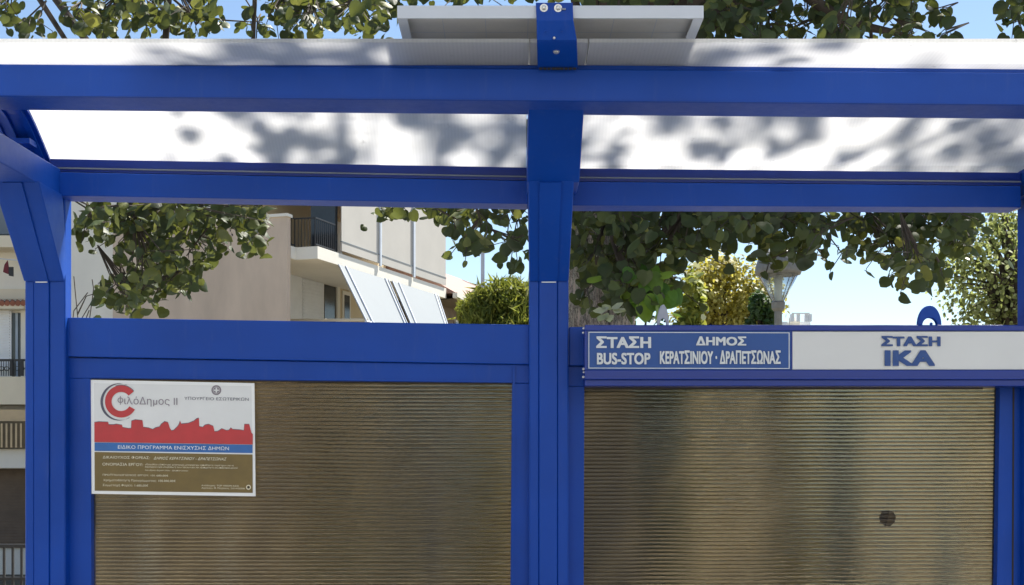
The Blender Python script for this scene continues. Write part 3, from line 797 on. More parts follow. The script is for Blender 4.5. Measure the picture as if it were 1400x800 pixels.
# lower storey: shutters and door on the recessed wall
zl1 = ZZ(381, 420, VW); zl0 = zl1-3.2
LB('shutter_panel', M['shutter'], U(394, VW)+.02, U(411, VW), VW+.01, VW+.06, zl0, zl1+.12)
sl_ = LB('louvre_shutter', M['shutter'], U(412.5, VW), U(441.5, VW), VW+.01, VW+.04, zl0, zl1)
mb = MB(); n = 26
for k in range(n):
    z = zl0+(zl1-zl0)*(k+.5)/n
    lb(mb, U(413.5, VW), U(440.5, VW), VW+.04, VW+.075, z-.03, z+.02)
q = mb.build('louvre', M['shutter'], sl_, local=True); q['kind'] = 'stuff'
LB('door_opening', M['dark_glass'], U(443, VW), U(458, VW), VW+.01, VW+.03, zl0, zl1-.05)
LB('door_frame', M['white_wall'], U(458.5, VW), U(462, VW), VW+.01, VW+.09, zl0, zl1-.02)
LB('door_frame', M['white_wall'], U(441.6, VW), U(462, VW), VW+.01, VW+.09, zl1-.02, zl1+.10)
LB('small_window', M['white_wall'], U(467, VW), U(478, VW), VW+.01, VW+.06, zl1-1.4, zl1-.1)
LB('small_window_pane', M['dark_glass'], U(469, VW), U(476, VW), VW+.061, VW+.07, zl1-1.25, zl1-.25)
LB('lower_balcony', M['white_wall'], .26, UE, VW+.01, .6, zl0-.4, zl0-.02)
mb = MB(); lb(mb, .35, UE, .5, .54, zl0+.92, zl0+.97)
for k in range(60): u = .35+(UE-.35)*k/59; lb(mb, u-.01, u+.01, .51, .53, zl0, zl0+.92)
q = mb.build('railing', M['iron'], bl, local=True); q['kind'] = 'stuff'

# house with the pink roof, further along the same row
uh0 = UE+.3; uh1 = uh0+16
ph = Cc+dv*uh0
hb = empty('house', (ph.x, ph.y, BZ), math.atan2(dv.y, dv.x), 'house with pink tiled roof and tall flue beyond the apartment building', 'building')
def HB(name, mat, u0, u1, v0, v1, z0, z1, parent=hb):
    return MB().box(u0-uh0, u1-uh0, -v1, -v0, z0-BZ, z1-BZ).build(name, mat, parent, local=True)
ez = ZZ(397, 613, 1.2)
HB('wall', plain('dark_house_wall', (.20, .16, .12), .9, .3, 2), uh0, uh1, -6, -.3, BZ, ez-.25)  # wall colour itself darkened to give the shade below the eave
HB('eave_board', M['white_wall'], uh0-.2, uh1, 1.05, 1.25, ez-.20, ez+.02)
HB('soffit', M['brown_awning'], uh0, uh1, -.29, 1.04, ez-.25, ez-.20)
rz = ZZ(375, 612, -2.2)
vs = [(0-.2, -1.2, ez-BZ), (16, -1.2, ez-BZ), (16, 2.2, rz-BZ), (-.2, 2.2, rz-BZ), (-.2, 5.6, ez-BZ), (16, 5.6, ez-BZ)]
MB().add(vs, [(0, 1, 2, 3), (3, 2, 5, 4), (0, 3, 4), (1, 5, 2), (0, 4, 5, 1)]).build('roof', M['tile_pink'], hb, local=True)
HB('window', M['white_wall'], U(621, -.3), U(629, -.3), -.29, -.22, ez-2.3, ez-.7)
HB('window_pane', M['dark_glass'], U(622.5, -.22), U(627.5, -.22), -.219, -.20, ez-2.2, ez-.8)
uf, Yf_ = UY(660, -1.6)
MB().tube([(uf-uh0, 1.6, rz-BZ-1.2), (uf-uh0, 1.6, CAMZ+(HOR-336)/F*Yf_-BZ)], .10, 10).build('flue', M['flue'], hb, local=True)
MB().tube([(uf-uh0, 1.6, CAMZ+(HOR-338)/F*Yf_-BZ), (uf-uh0, 1.6, CAMZ+(HOR-327)/F*Yf_-BZ)], .15, 10).build('flue_cap', M['iron'], hb, local=True)

# pale block on the left
YL = 46
lo = empty('balcony_building', (X(-40, YL), YL, BZ), 0, 'pale block with shutters and balconies seen left of the shelter post', 'building')
def PB_(name, mat, x0, y0, x1, y1, Y0, d, parent=lo):
    return MB().box(X(x0, Y0), X(x1, Y0), Y0, Y0+d, Z(y1, Y0), Z(y0, Y0)).build(name, mat, parent)
wl = MB().box(X(-260, YL), X(157, YL)-.02, YL, YL+9, BZ, Z(230, YL)).build('wall', M['white_wall'], lo)
PB_('parapet', M['awning'], 98, 335, 160, 371, YL-.9, .12)
PB_('parapet_edge', M['white_wall'], 98, 371.3, 160, 374.5, YL-1.0, .98)
PB_('parapet_post', M['white_wall'], 105, 335, 108, 371, YL-.94, .03)
PB_('upper_parapet', M['cream'], -200, 322, 34, 338, YL-1.2, 1.19)
PB_('grey_gable', M['awning'], -200, 275, 20, 320, YL-.3, .29)
PB_('lower_band', M['cream'], -200, 395, 34, 409, YL-.05, .04)
can = PB_('tile_canopy', M['cream'], -200, 416, 32.5, 422, YL-.8, .79)
tl_ = MB()
for k in range(30):
    x = -180+k*7.3; tl_.tube([P(x, 415, YL-.85), P(x, 413, YL-.2)], .10, 6)
q = tl_.build('roof_tile', M['terracotta'], can); q['kind'] = 'stuff'
ls = PB_('louvre_shutter', M['shutter'], -24, 423, 15.5, 505, YL-.10, .09)
q = MB()
for k in range(22):
    z = Z(425+k*3.6, YL); q.box(X(-22, YL), X(15, YL), YL-.16, YL-.101, z-.04, z)
q = q.build('louvre', M['shutter'], ls); q['kind'] = 'stuff'
wn = PB_('window', M['dark_glass'], 16.5, 428, 28, 515, YL-.05, .04)
PB_('mullion', M['flue'], 21, 428, 24.5, 515, YL-.09, .03, wn)
PB_('window_jamb', M['white_wall'], 28.3, 424, 40, 515, YL-.15, .14)
rl = MB().box(X(-150, YL-1.2), X(45, YL-1.2), YL-1.22, YL-1.18, Z(494, YL-1.2), Z(491, YL-1.2))
for k in range(60):
    x = X(-150+k*3.3, YL-1.2); rl.box(x-.01, x+.01, YL-1.21, YL-1.19, Z(514, YL-1.2), Z(494, YL-1.2))
for k in range(12):
    c = P(-40+k*7, 504, YL-1.2)
    rl.tube([c+Vector((.08*math.cos(a/8*6.283), 0, .08*math.sin(a/8*6.283))) for a in range(9)], .015, 4)
for x in (16, 30): rl.box(X(x, YL-1.2)-.05, X(x, YL-1.2)+.05, YL-1.25, YL-1.15, Z(514, YL-1.2), Z(491, YL-1.2))
q = rl.build('railing', M['iron'], lo); q['kind'] = 'stuff'
PB_('balcony_slab', M['cream'], -200, 515, 45, 553, YL-1.25, 1.24)
PB_('tan_awning', M['tan_awning'], -200, 560, 45, 576, YL-1.6, 1.5)
ba = PB_('striped_awning', M['brown_awning'], -200, 577, 45, 613, YL-1.7, .15)
q = MB()
for k in range(34): q.box(X(-190+k*6.6, YL-1.7), X(-187.5+k*6.6, YL-1.7), YL-1.73, YL-1.701, Z(612, YL-1.7), Z(579, YL-1.7))
q = q.build('awning_stripe', M['tan_awning'], ba); q['kind'] = 'stuff'
PB_('white_band', M['white_wall'], -200, 614, 45, 640, YL-1.4, 1.39)
gd = PB_('roller_door', M['garage'], -200, 641, 45, 748, YL-.06, .05)
q = MB()
for k in range(27): z = Z(643+k*4, YL); q.box(X(-198, YL), X(44, YL), YL-.10, YL-.061, z-.05, z)
q = q.build('door_slat', M['garage'], gd); q['kind'] = 'stuff'
lt = empty('laundry_rack', P(12, 378, YL-1.4), 0, 'maroon and black washing hung out at the balcony on the far left', 'laundry')
MB().prism([P(4, 372, YL-1.4), P(6, 362, YL-1.4), P(10, 356, YL-1.4), P(12, 368, YL-1.4), P(11, 375, YL-1.4)], (0, .05, 0)).build('maroon_cloth', M['fabric_red'], lt)
MB().prism([P(11.5, 365, YL-1.4), P(18, 365, YL-1.4), P(18, 378, YL-1.4), P(12, 377, YL-1.4)], (0, .05, 0)).build('black_cloth', M['iron'], lt)
MB().tube([P(-20, 352, YL-1.38), P(24, 356, YL-1.38)], .02, 5).build('line', M['white_alu'], lt)

# low iron fence by the far edge of the pavement, left
fe = empty('iron_fence', P(0, 795, 14.2), 0, 'low black iron fence showing at the bottom left beyond the post', 'fence')
fe.location.z = 0; ROOTM[fe.name] = Matrix.Translation(fe.location)
YFc = 14.2
MB().box(-9, -4.2, YFc-.02, YFc+.02, Z(748, YFc), Z(744, YFc)).build('top_rail', M['iron'], fe)
MB().box(-9, -4.2, YFc-.02, YFc+.02, Z(793, YFc), Z(789, YFc)).build('bottom_rail', M['iron'], fe)
q = MB()
bar0 = None
for k in range(46):
    x = -8.9+k*.1
    if bar0 is None:
        bar0 = MB().box(x-.012, x+.012, YFc-.012, YFc+.012, -.1, Z(748.2, YFc)).build('bar', M['iron'], fe)
    else:
        c = bar0.copy(); COL.objects.link(c); c.location = bar0.location+Vector((k*.1, 0, 0))

# far roof with masts on the horizon
fr_ = empty('distant_rooftop', (X(1090, 110), 110, -3), 0, 'tiny far rooftop with white masts right of the street lamp', 'building')
MB().box(X(1064, 110), X(1108, 110), 110, 118, -3, Z(440, 110)).build('wall', M['far_block'], fr_)
MB().box(X(1078, 110), X(1092, 110), 109.5, 109.9, -3, Z(434.5, 110)).build('stair_tower', M['white_wall'], fr_)
for x in (1080, 1088, 1099, 1104):
    MB().box(X(x, 110)-.15, X(x, 110)+.15, 109, 109.3, Z(441, 110), Z(431, 110)).build('mast', M['far_block'], fr_)
MB().box(X(1079, 110), X(1103, 110), 108.9, 109.0, Z(431, 110), Z(429.5, 110)).build('crossbar', M['far_block'], fr_)

# ------------------------------------------------------------------ street lamp
YLm = 12.7; lx = X(1064, YLm)
la = empty('street_lamp', (lx, YLm, 0), 0, 'street lamp with clear tapering bowl and grey cap rising above the sign board', 'street lamp')
pm = YLm/F
MB().lathe([(.09, 0), (.09, .5), (.045, .6), (.04, Z(426, YLm)), (0.0, Z(426, YLm))], lx, YLm, 16).build('pole', M['lamp_metal'], la, smooth=False)
MB().lathe([(0, Z(426, YLm)), (6*pm, Z(425.8, YLm)), (9*pm, Z(422, YLm)), (9.5*pm, Z(414, YLm)), (8*pm, Z(412, YLm)), (0, Z(412, YLm))], lx, YLm, 16).build('collar', M['lamp_metal'], la)
MB().lathe([(8*pm, Z(411.8, YLm)), (27.5*pm, Z(376, YLm)), (27.5*pm-.004, Z(376, YLm)), (8*pm-.004, Z(411.8, YLm)), (8*pm, Z(411.8, YLm))], lx, YLm, 20).build('bowl', M['clear'], la, smooth=True)
MB().lathe([(5.6*pm, Z(411.7, YLm)), (5.6*pm, Z(377, YLm)), (0, Z(377, YLm))], lx, YLm, 14).build('inner_tube', M['lamp_core'], la, smooth=True)
MB().lathe([(0, Z(376, YLm)), (30*pm, Z(375.8, YLm)), (31.5*pm, Z(372, YLm)), (31*pm, Z(366, YLm)), (27*pm, Z(352, YLm)), (14*pm, Z(342, YLm)), (0, Z(339, YLm))], lx, YLm, 24).build('cap', M['lamp_metal'], la, smooth=True)
for k in range(4):
    a = math.pi/4+k*math.pi/2
    MB().tube([(lx+8.3*pm*math.cos(a), YLm+8.3*pm*math.sin(a), Z(412, YLm)), (lx+27.8*pm*math.cos(a), YLm+27.8*pm*math.sin(a), Z(376, YLm))], .005, 5).build('rib', M['lamp_metal'], la)

# ------------------------------------------------------------------ foliage
LO = [(0, 0), (.20, .09), (.42, .02), (.54, -.22), (.50, -.50), (.34, -.76), (.14, -.92), (0, -1.02), (-.14, -.92), (-.36, -.74), (-.51, -.48), (-.53, -.20), (-.41, .03), (-.2, .09)]
LV = np.array([(0, -.42, 0.03)]+[(x, y, -.22*abs(x)+.10*math.sin(3*x+2*y)-.10*y*y) for x, y in LO])
LF = [(0, i, i+1) for i in range(1, len(LO))]+[(0, len(LO), 1)]
LV2 = np.array([(0, 0, 0), (.22, -.45, -.05), (0, -1, -.1), (-.22, -.45, -.05)]); LF2 = [(0, 1, 2, 3)]
LV3 = np.array([(0, 0, 0), (.36, -.25, -.08), (.30, -.7, -.05), (0, -1, -.12), (-.3, -.7, -.03), (-.36, -.25, -.08)]); LF3 = [(0, 1, 2, 3), (0, 3, 4, 5)]

def frame_of(nrm, tip):
    n = Vector(nrm).normalized(); t = Vector(tip); t = t-n*t.dot(n)
    if t.length < 1e-4: t = n.orthogonal()
    y = -t.normalized(); x = y.cross(n)
    return x, y, n
def rand_leaf(loc, size, face=(0, -.7, .55), jit=.95, droop=.7, r=rnd):
    n = Vector(face)+Vector((r.gauss(0, jit), r.gauss(0, jit), r.gauss(0, jit)))
    t = Vector((r.gauss(0, .6), r.gauss(0, .6), -droop))
    x, y, z = frame_of(n, t)
    return (Vector(loc), x, y, z, size)
def join_leaves(name, items, mat, parent, LVv=LV, LFf=LF, kind='stuff'):
    off = ROOTM[parent.name].translation if parent is not None else Vector((0, 0, 0))
    V = []; Fq = []; nv_ = len(LVv)
    for k, (p, x, y, z, s) in enumerate(items):
        R = np.array((x, y, z)); V.append((LVv*s)@R+np.array(p-off))
        b = k*nv_; Fq += [tuple(i+b for i in f) for f in LFf]
    me = bpy.data.meshes.new(name); me.from_pydata(np.concatenate(V).tolist(), [], Fq); me.materials.append(mat); me.update()
    for p in me.polygons: p.use_smooth = True
    o = bpy.data.objects.new(name, me); COL.objects.link(o); o.parent = parent
    if kind: o['kind'] = kind
    return o
leaf_me = []
def leaf_objects(items, parent, mat):
    if not leaf_me:
        for v in range(4):
            rr = random.Random(v); L = LV.copy()
            L[:, 0] *= rr.uniform(.85, 1.1); L[:, 2] *= rr.uniform(.3, 1.8); L[:, 0] += .06*rr.uniform(-1, 1)*L[:, 1]
            me = bpy.data.meshes.new('leaf'); me.from_pydata(L.tolist(), [], LF); me.materials.append(mat); me.update()
            for p in me.polygons: p.use_smooth = True
            leaf_me.append(me)
    off = ROOTM[parent.name].translation
    for k, (p, x, y, z, s) in enumerate(items):
        o = bpy.data.objects.new('leaf', leaf_me[k % 4]); COL.objects.link(o); o.parent = parent
        m = Matrix(((x.x, y.x, z.x), (x.y, y.y, z.y), (x.z, y.z, z.z))).to_4x4()
        o.matrix_basis = Matrix.Translation(p-off) @ m @ Matrix.Scale(s, 4)

# clusters in picture pixels: cx, cy, rx, ry, n, tree, depth
CL = [
 # above the roof, left
 (8,14,20,34,22,'L'),(42,38,18,14,8,'L'),(104,26,26,20,13,'L'),(150,22,42,30,44,'L'),(195,14,40,30,38,'L'),(225,34,30,18,20,'L'),(268,34,34,20,30,'L'),(285,8,22,12,8,'L'),
 (345,44,26,10,6,'L'),(375,22,34,30,26,'L'),(425,22,40,28,46,'L'),(485,20,40,22,34,'L'),(500,45,28,10,12,'L'),(535,10,16,10,8,'L'),
 # top middle and right
 (640,-8,110,14,50,'C'),(860,-8,110,14,50,'C'),(990,26,34,32,60,'C'),(1040,34,40,28,52,'C'),(1085,50,30,14,12,'C'),(1110,22,32,28,22,'C'),(1150,45,34,14,16,'C'),
 (1190,8,60,14,34,'C'),(1205,30,50,18,26,'C'),(1245,12,28,22,22,'C'),(1240,50,30,12,10,'C'),(1286,28,14,12,5,'C'),(1292,56,18,8,7,'C'),(1388,30,18,36,24,'C'),
 # window, left bay
 (235,292,118,18,100,'L'),(190,318,60,26,54,'L'),(125,298,22,12,8,'L'),(118,318,20,14,8,'L'),(262,335,56,34,66,'L'),(195,362,42,24,26,'L'),(240,378,40,20,22,'L'),(215,400,34,16,14,'L'),
 (165,400,32,20,20,'L'),(175,420,38,14,18,'L'),(210,385,40,18,20,'L'),(340,308,26,20,16,'L'),(325,298,36,14,22,'L'),(345,338,20,14,9,'L'),(318,322,16,12,5,'L'),
 (545,292,40,9,14,'C'),(610,294,40,11,16,'C'),(660,296,46,12,20,'C'),(705,298,22,26,14,'C'),(640,334,24,16,13,'C'),(624,318,12,12,5,'C'),(703,345,18,22,12,'C'),(665,318,24,10,6,'C'),
 # window, right bay
 (800,298,26,16,14,'C'),(850,306,50,26,52,'C'),(905,312,50,28,60,'C'),(960,308,50,26,56,'C'),(1010,306,50,24,50,'C'),(1060,312,44,30,52,'C'),(1105,306,26,18,22,'C'),
 (905,345,44,26,44,'C'),(945,338,34,18,22,'C'),(1050,345,26,16,10,'C'),(1104,340,24,18,20,'C'),(1072,352,24,10,5,'C'),(1122,328,12,16,6,'C'),(790,345,14,26,14,'C'),(815,362,22,30,20,'C'),(800,330,24,20,18,'C'),(845,385,22,30,18,'C'),(800,400,22,26,12,'C'),(840,425,26,16,8,'C'),(858,360,36,26,26,'C'),(862,400,44,26,34,'C'),(905,392,30,26,22,'C'),(1048,372,10,16,2,'C'),
 (1160,306,22,18,10,'C'),(1205,306,48,22,56,'C'),(1255,310,46,26,60,'C'),(1305,306,34,20,36,'C'),(1215,342,44,20,36,'C'),(1250,362,34,18,24,'C'),(1232,386,18,10,7,'C'),(1260,392,10,10,4,'C'),(1284,375,12,14,5,'C'),(1310,335,26,20,18,'C'),(1172,330,14,14,6,'C'),(1160,350,8,8,3,'C'),
]
def tree_round(key, base, label, trunk_pts, trunk_r):
    t = empty('broadleaf_tree', base, 0, label, 'tree', 'round leaved trees behind the shelter')
    rr = random.Random(11 if key == 'L' else 5)
    items = []; br_ = MB(); head = Vector(trunk_pts[-1])
    for (cx, cy, rx, ry, n, k) in CL:
        if k != key: continue
        Yc = rr.uniform(5.4, 6.4)
        c = P(cx, cy, Yc)
        # bough from above the cluster
        up = c+Vector((rr.uniform(-.15, .15), rr.uniform(-.1, .1), .22 if n > 15 else .10))
        mid = (head+up)/2+Vector((0, .2, .45))
        if n > 26: br_.tube([head, head*.6+mid*.4+Vector((0, 0, .12)), mid, mid*.35+up*.65+Vector((0, 0, .06)), up, c], [.03, .022, .016, .011, .008, .004], 5)
        for i in range(int(n*(1.9 if cy < 70 else 2.1))):
            while True:
                a, b = rr.uniform(-1, 1), rr.uniform(-1, 1)
                if a*a+b*b < 1: break
            Y = Yc+rr.gauss(0, .28)
            s = rr.choice((rr.uniform(.026, .048), rr.uniform(.044, .070)))
            p = P(cx+a*rx*1.06, cy+b*ry*1.08, Y)+Vector((0, 0, s*.45))
            if rr.random() < .10: p += Vector((rr.gauss(0, .07), 0, -abs(rr.gauss(0, .05))))
            items.append((abs(cy-150) > 85, rand_leaf(p, s, r=rr)))
            if i % 3 == 0:
                q = c+(p-c)*.35+Vector((0, 0, .04))
                br_.tube([up if i % 8 else c, q, p+Vector((0, 0, .01)), p], [.004, .003, .002, .0015], 3, cap=False)
    # hidden part of the crown between the two rows and the canopy above
    xr = (-4.6, -1.0) if key == 'L' else (-1.0, 4.6)
    for i in range(260 if key == 'L' else 420):
        Y = rr.uniform(5.2, 6.8); px = 700+rr.uniform(*xr)*F/Y
        items.append((False, rand_leaf(P(px, rr.uniform(95, 235), Y), rr.uniform(.07, .1), r=rr)))
    for c_ in range(34 if key == 'L' else 125):
        x = (rr.uniform(-5.2, -2.1) if c_ > 3 else rr.uniform(-1.1, -.6)) if key == 'L' else rr.uniform(-.7, 5.4); y = rr.uniform(2.9, 7.2)
        if key == 'L' and rr.random() < .45: continue
        z = rr.uniform(5.0, 7.6); x += (z-3)*.42; y += (z-3)*.55
        for i in range(46):
            p = Vector((x+rr.gauss(0, .26), y+rr.gauss(0, .26), z+rr.gauss(0, .13)))
            if p.z < 1.72+.365*p.y: continue
            items.append((False, rand_leaf(p, rr.uniform(.07, .1), face=(0, 0, 1), jit=.6, r=rr)))
        cc = Vector((x, y, z+.05)); br_.tube([head, (head+cc)/2+Vector((0, 0, .35)), cc], [.03, .018, .005], 4)
    vis = [it for v, it in items if v]; hid = [it for v, it in items if not v]
    vis.sort(key=lambda it: -it[4]/it[0].y)
    leaf_objects(vis[:300], t, M['leaf'])
    join_leaves('foliage', vis[300:]+hid, M['leaf'], t)
    q = br_.build('twigs', M['twig'], t); q['kind'] = 'stuff'
    # trunk, ridged
    seg = 40; n = 60; vs = []; fs = []
    import mathutils
    tp = [Vector(p) for p in trunk_pts]
    for i in range(n):
        s_ = i/(n-1)*(len(tp)-1); j = min(int(s_), len(tp)-2); c = tp[j].lerp(tp[j+1], s_-j)
        R = trunk_r*(1.28-.4*i/n)+(.10*math.exp(-i/4))
        for k in range(seg):
            a = 2*math.pi*k/seg
            d = mathutils.noise.noise(Vector((math.cos(a)*4, math.sin(a)*4, c.z*1.2+5)))*.05+mathutils.noise.noise(Vector((math.cos(a)*14, math.sin(a)*14, c.z*3)))*.022
            vs.append(c+Vector((math.cos(a)*(R+d), math.sin(a)*(R+d), 0)))
    for i in range(n-1):
        for k in range(seg):
            k2 = (k+1) % seg; fs.append((i*seg+k, i*seg+k2, (i+1)*seg+k2, (i+1)*seg+k))
    MB().add(vs, fs).build('trunk', M['bark'], t, smooth=True)
    return t, items
tC, _ = tree_round('C', (.46, 6.5, 0), 'round leaved tree whose rough trunk stands beside the centre post', [(.46, 6.5, 0), (.45, 6.5, 1.2), (.465, 6.5, 2.2), (.47, 6.5, 3.1), (.44, 6.5, 3.55)], .165)
tL, _ = tree_round('L', (-3.6, 6.6, 0), 'round leaved tree reaching in over the left bay from the left', [(-3.6, 6.6, 0), (-3.62, 6.6, 1.2), (-3.5, 6.55, 2.5), (-3.3, 6.5, 3.6), (-3.2, 6.4, 4.2)], .15)
# visible boughs
def bough(pts, rad, parent, name='branch'):
    return MB().tube([P(x, y, Y) for x, y, Y in pts], rad, 8).build(name, M['twig'], parent, smooth=True)
bough([(870, -140, 6.3), (1000, -90, 6.2), (1090, -20, 6.0), (1122, 8, 6.0), (1150, 27, 6.0), (1180, 36, 6.0), (1215, 43, 6.0), (1250, 52, 6.0), (1285, 61, 6.0)], [.05, .04, .034, .030, .026, .022, .017, .011, .004], tC)
bough([(1152, 27, 6.0), (1157, 45, 6.0), (1152, 62, 6.0), (1140, 95, 6.0)], [.014, .011, .008, .006], tC)
bough([(1190, 38, 6.0), (1192, 60, 6.0), (1186, 90, 6.0)], [.010, .008, .006], tC)
bough([(1240, 50, 6.0), (1262, 58, 6.0), (1275, 75, 6.0)], [.008, .006, .004], tC)
bough([(1080, -30, 6.1), (1070, 20, 6.1), (1040, 60, 6.1), (1030, 90, 6.1)], [.012, .009, .006, .005], tC)
bough([(230, -60, 6.0), (229, 20, 6.0), (226, 60, 6.0), (210, 200, 6.0), (225, 300, 6.0), (205, 370, 6.0), (185, 420, 6.0)], [.026, .018, .016, .012, .009, .006, .003], tL)
bough([(350, -60, 6.0), (348, 10, 6.0), (346, 60, 6.0), (330, 200, 6.0), (285, 310, 6.0), (255, 350, 6.0)], [.016, .011, .010, .008, .005, .003], tL)
bough([(215, -20, 6.1), (262, 20, 6.1), (310, 28, 6.1), (345, 30, 6.1)], [.007, .006, .004, .003], tL)
bough([(330, -10, 6.1), (352, 25, 6.1), (350, 60, 6.1)], [.004, .003, .003], tL)
bough([(690, 283, 6.0), (696, 300, 6.0), (694, 318, 6.0), (700, 330, 6.0)], [.003, .003, .003, .004], tC)
bough([(720, 280, 6.0), (706, 305, 6.0), (702, 325, 6.0)], [.003, .003, .003], tC)
bough([(636, 280, 6.0), (640, 305, 6.0), (634, 325, 6.0)], [.003, .003, .003], tC)

# generic leafy plant
def bush(name, label, cat, base, crown, n, size, mat, LVv, LFf, trunk_r=.05, lobes=14, seed=1, group=None, up=0, hollow=.45, jit=.8, trunkmat='twig', face=(0, -.4, .6)):
    t = empty(name, base, 0, label, cat, group)
    rr = random.Random(seed); (cx, cy, cz, rx, ry, rz_) = crown
    L = []
    for k in range(lobes):
        a = rr.uniform(0, 6.283); b = rr.uniform(-.9, 1)
        q = math.sqrt(max(0, 1-b*b))
        L.append((cx+rx*.62*q*math.cos(a), cy+ry*.62*q*math.sin(a), cz+rz_*.66*b, rr.uniform(.28, .5)))
    items = []
    for k in range(n):
        l = rr.choice(L); v = Vector((rr.gauss(0, 1), rr.gauss(0, 1), rr.gauss(0, 1))).normalized()*(rr.uniform(hollow, 1))
        p = Vector((l[0]+v.x*rx*l[3], l[1]+v.y*ry*l[3], l[2]+v.z*rz_*l[3]))
        items.append(rand_leaf(p, size*rr.uniform(.7, 1.3), face=(face[0]+v.x, face[1]+v.y, face[2]+v.z), jit=jit, droop=.8-up, r=rr))
    o = join_leaves('crown', items, mat, t, LVv, LFf)
    mb = MB(); b0 = Vector(base)
    mb.tube([b0, b0+Vector((.03, 0, (cz-b0.z)*.5)), Vector((cx, cy, cz))], [trunk_r*1.3, trunk_r, trunk_r*.5], 8)
    for l in L:
        mb.tube([b0.lerp(Vector((cx, cy, cz)), .5), Vector((cx, cy, cz-.2*rz_)).lerp(Vector(l[:3]), .5), Vector(l[:3])], [trunk_r*.6, trunk_r*.35, trunk_r*.12], 5)
    mb.build('trunk', M[trunkmat], t, smooth=True)
    return t
# bright conifer, beyond the left bay
Yc = 22; z0 = -1.3
cone_V = np.array([(-.10, 0, 0), (.10, 0, 0), (0, -1, 0), (0, 0, -.10), (0, 0, .10)]); cone_F = [(0, 1, 2), (3, 4, 2)]
bush('conifer', 'bright green conifer with upright tufts beside the centre post', 'tree', (X(690, Yc), Yc, z0),
     (X(694, Yc), Yc, Z(455, Yc), 74*Yc/F, .9, 74*Yc/F), 9000, .19, M['leaf_pine'], cone_V, cone_F, .08, 26, 3, up=2.0, jit=.7)
# yellow green tree left of the lamp
Yc = 20
bush('yellow_tree', 'yellow green rounded tree between the big trunk and the street lamp', 'tree', (X(1000, Yc), Yc, -1),
     (X(990, Yc), Yc, Z(425, Yc), 88*Yc/F, .9, 86*Yc/F), 12000, .065, M['leaf_yg'], LV3, LF3, .07, 34, 4, jit=.5)
bush('dark_shrub', 'small dark green bush low down against the street lamp', 'shrub', (X(1040, 17), 17, -.4),
     (X(1040, 17), 17, Z(435, 17), 22*17/F, .3, 44*17/F), 1800, .07, M['leaf_dk'], LV3, LF3, .04, 10, 5)
# tree filling the right end of the window
Yc = 13
bush('olive_tree', 'open small leaved tree at the right end of the upper window', 'tree', (X(1420, Yc), Yc, 0),
     (X(1390, Yc), Yc, Z(372, Yc), 125*Yc/F, .9, 118*Yc/F), 6500, .05, M['leaf_rt'], LV3, LF3, .07, 60, 8, hollow=.2)
# shrubs at the foot of the trunk
bush('glossy_shrub', 'dark glossy shrub standing right of the rough trunk', 'shrub', (X(880, 7.6), 7.6, -.02),
     (X(880, 7.6), 7.6, 1.62, .33, .3, .85), 2600, .075, M['leaf_dk'], LV3, LF3, .025, 20, 12)
bush('young_tree', 'slender bright leaved shrub between the glossy shrub and yellow tree', 'shrub', (X(940, 10), 10, -.05),
     (X(942, 10), 10, Z(470, 10), .16, .2, .72), 1500, .06, M['leaf_pine'], LV3, LF3, .025, 14, 13)
bush('hedge_shrub', 'narrow green shrub behind the right brown panel', 'shrub', (X(1150, 9), 9, -.15),
     (X(1150, 9), 9, 1.0, .16, .3, 1.1), 2200, .07, M['leaf_dk'], LV3, LF3, .03, 30, 14)
bush('hedge_shrub', 'broad green shrub behind the left brown panel', 'shrub', (X(560, 11), 11, -.15),
     (X(560, 11), 11, .6, 1.2, .6, .8), 3600, .07, M['leaf_dk'], LV3, LF3, .03, 30, 15)
# pale sprig on the trunk
spg = empty('pale_sprig', P(835, 444, 5.1), 0, 'pale leafed sprig in front of the trunk just above the sign board', 'plant')
its = []
for (x0, y0, x1, y1, s) in ((830, 424, 814, 414, .05), (832, 422, 824, 414, .045), (831, 424, 832, 407, .06), (836, 423, 846, 408, .05), (838, 424, 854, 420, .055), (838, 425, 848, 430, .05), (832, 427, 824, 442, .065), (829, 430, 821, 444, .05), (834, 430, 838, 444, .05), (846, 422, 854, 424, .04)):
    a = P(x0, y0, 5.1); b = P(x1, y1, 5.1); x, y, z = frame_of((rnd.uniform(-.5, .5), -.6, .8), b-a); its.append((a, x, y, z, (b-a).length*1.15))
for it in its:
    join_leaves('leaf', [it], M['leaf_pale'], spg, LV3, LF3, kind=None)
MB().tube([P(835, 470, 5.1), P(833, 445, 5.1), P(832, 424, 5.1)], .004, 5).build('stem', M['twig'], spg)
# bare shrub by the left post
bs = empty('bare_shrub', (X(112, 9), 9, -.1), 0, 'bare dark twigs standing close beside the left post', 'shrub')
mb = MB()
for (p) in (((106, 640), (107, 440), (103, 400), (101, 378)), ((110, 640), (112, 435), (124, 415)), ((108, 520), (116, 440), (122, 424)), ((100, 640), (99, 442), (101, 425), (120, 400)), ((120, 640), (122, 440), (128, 395), (126, 382)), ((106, 430), (118, 405), (135, 400))):
    mb.tube([P(x, y, 9) for x, y in p], [.006]+[.004]*(len(p)-1), 4)
mb.tube([(X(108, 9), 9, -.1), P(108, 640, 9)], .01, 5); mb.build('twigs', M['twig'], bs)

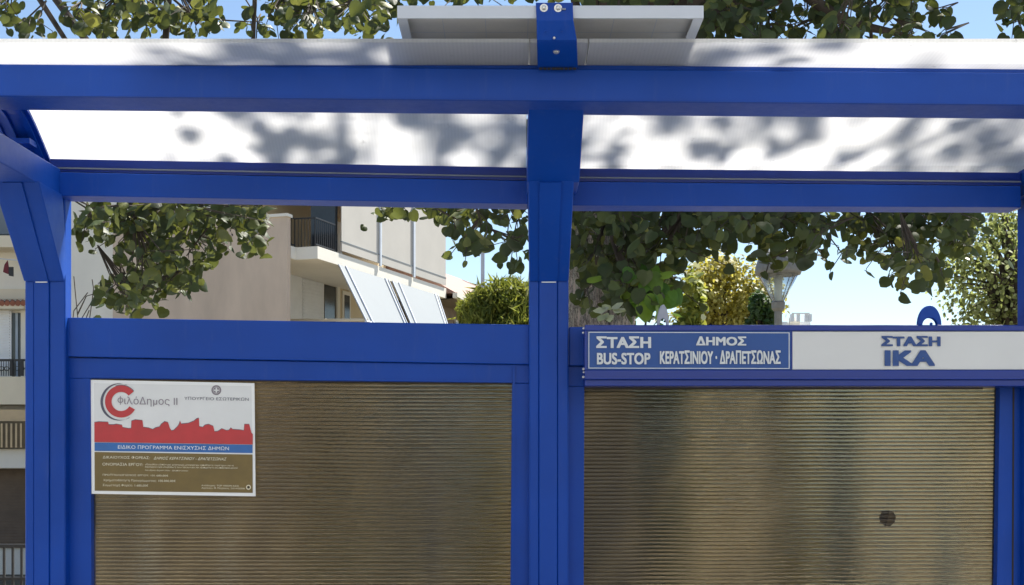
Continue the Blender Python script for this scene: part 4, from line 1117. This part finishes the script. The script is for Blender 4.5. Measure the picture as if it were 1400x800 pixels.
# slim posts seen blurred through the ribbed panels
def bollard(px, top, Y, r, mat, label, cat='post', name='bollard'):
    t = empty(name, (X(px, Y), Y, 0), 0, label, cat)
    zt = Z(top, Y)
    MB().lathe([(r*1.5, 0), (r*1.5, .03), (r, .035), (r, zt-.03), (r*.8, zt), (0, zt+.005)], X(px, Y), Y, 14).build('shaft', mat, t, smooth=True)
    MB().lathe([(r*1.05, zt-.16), (r*1.08, zt-.155), (r*1.08, zt-.10), (r*1.05, zt-.095)], X(px, Y), Y, 14).build('band', M['iron'], t)
bollard(592, 655, 6.2, .045, M['lamp_metal'], 'dark slim post blurred behind the left brown panel, near its right side')
bollard(197, 735, 6.2, .05, M['white_alu'], 'pale low post blurred behind the left brown panel, under the poster\'s left half')
bollard(307, 752, 6.4, .03, M['white_alu'], 'pale thin low post blurred behind the left brown panel, under the poster\'s right end')
bollard(1217, 720, 6.2, .03, M['white_alu'], 'pale thin post blurred behind the right brown panel, under the round stain')
bollard(1300, 695, 6.2, .05, M['sign_white'], 'pale thick post blurred behind the right brown panel, near its right edge')
stn = MB().tube([P(1213, 708, 4.0560), P(1213, 708, 4.0535)], .026, 24)
stn.build('round_stain', plain('stain', (.42, .36, .26), .7, .2, 60), sh)

# unseen terrace behind the camera, added to bounce sunlight onto the shelter
ob = empty('street_terrace', (0, -14, -.13), 0, 'sunlit pale terrace of flats across the street, behind the viewer', 'building')
cw = plain('sunlit_pale_render', (.56, .57, .58), .85, .05, .6)
MB().box(-34, 34, -24, -14, -.13, 15).build('wall', cw, ob)
for fl in range(5):
    for k in range(14):
        x = -31+k*4.6; z = .4+fl*3
        f = MB().box(x-.6, x+.6, -13.998, -13.93, z, z+2.1).build('window', M['shutter'], ob)
        MB().box(x-.5, x+.5, -13.928, -13.91, z+.1, z+2.0).build('pane', M['dark_glass'], f)

# bright green young leaves at the foot of the crown, and a cable across the flats
gs = empty('young_sprout', P(890, 440, 5.9), 0, 'bright green sprout of broad leaves right of the trunk, above the sign', 'plant')
rg = random.Random(21); its = []
for k in range(34):
    p = P(rg.gauss(888, 22), rg.gauss(398, 18), rg.uniform(5.2, 5.6)); its.append(rand_leaf(p, rg.uniform(.05, .08), face=(0, -.9, .5), jit=.6, r=rg))
M['leaf_bright'] = leaf_mat('bright_green_leaf', [(0, (.03, .09, .012)), (.6, (.06, .16, .02)), (1, (.20, .26, .04))], .45, (.22, .40, .04))
for it in its: join_leaves('leaf', [it], M['leaf_bright'], gs, kind=None)
MB().tube([P(880, 470, 5.5), P(884, 430, 5.5), P(890, 395, 5.4), P(896, 372, 5.4)], .005, 5).build('stem', M['twig'], gs)

bush('golden_shrub', 'yellow green shrub glowing through the right brown panel, left of its middle', 'shrub', (X(1088, 8), 8, 0),
     (X(1088, 8), 8, 1.15, .17, .25, .80), 1800, .06, M['leaf_yg'], LV3, LF3, .02, 16, 31)
bush('golden_shrub', 'yellow green shrub glowing through the left brown panel, at its right edge', 'shrub', (X(672, 8), 8, 0),
     (X(672, 8), 8, 1.05, .14, .25, .75), 1500, .06, M['leaf_yg'], LV3, LF3, .02, 14, 32)
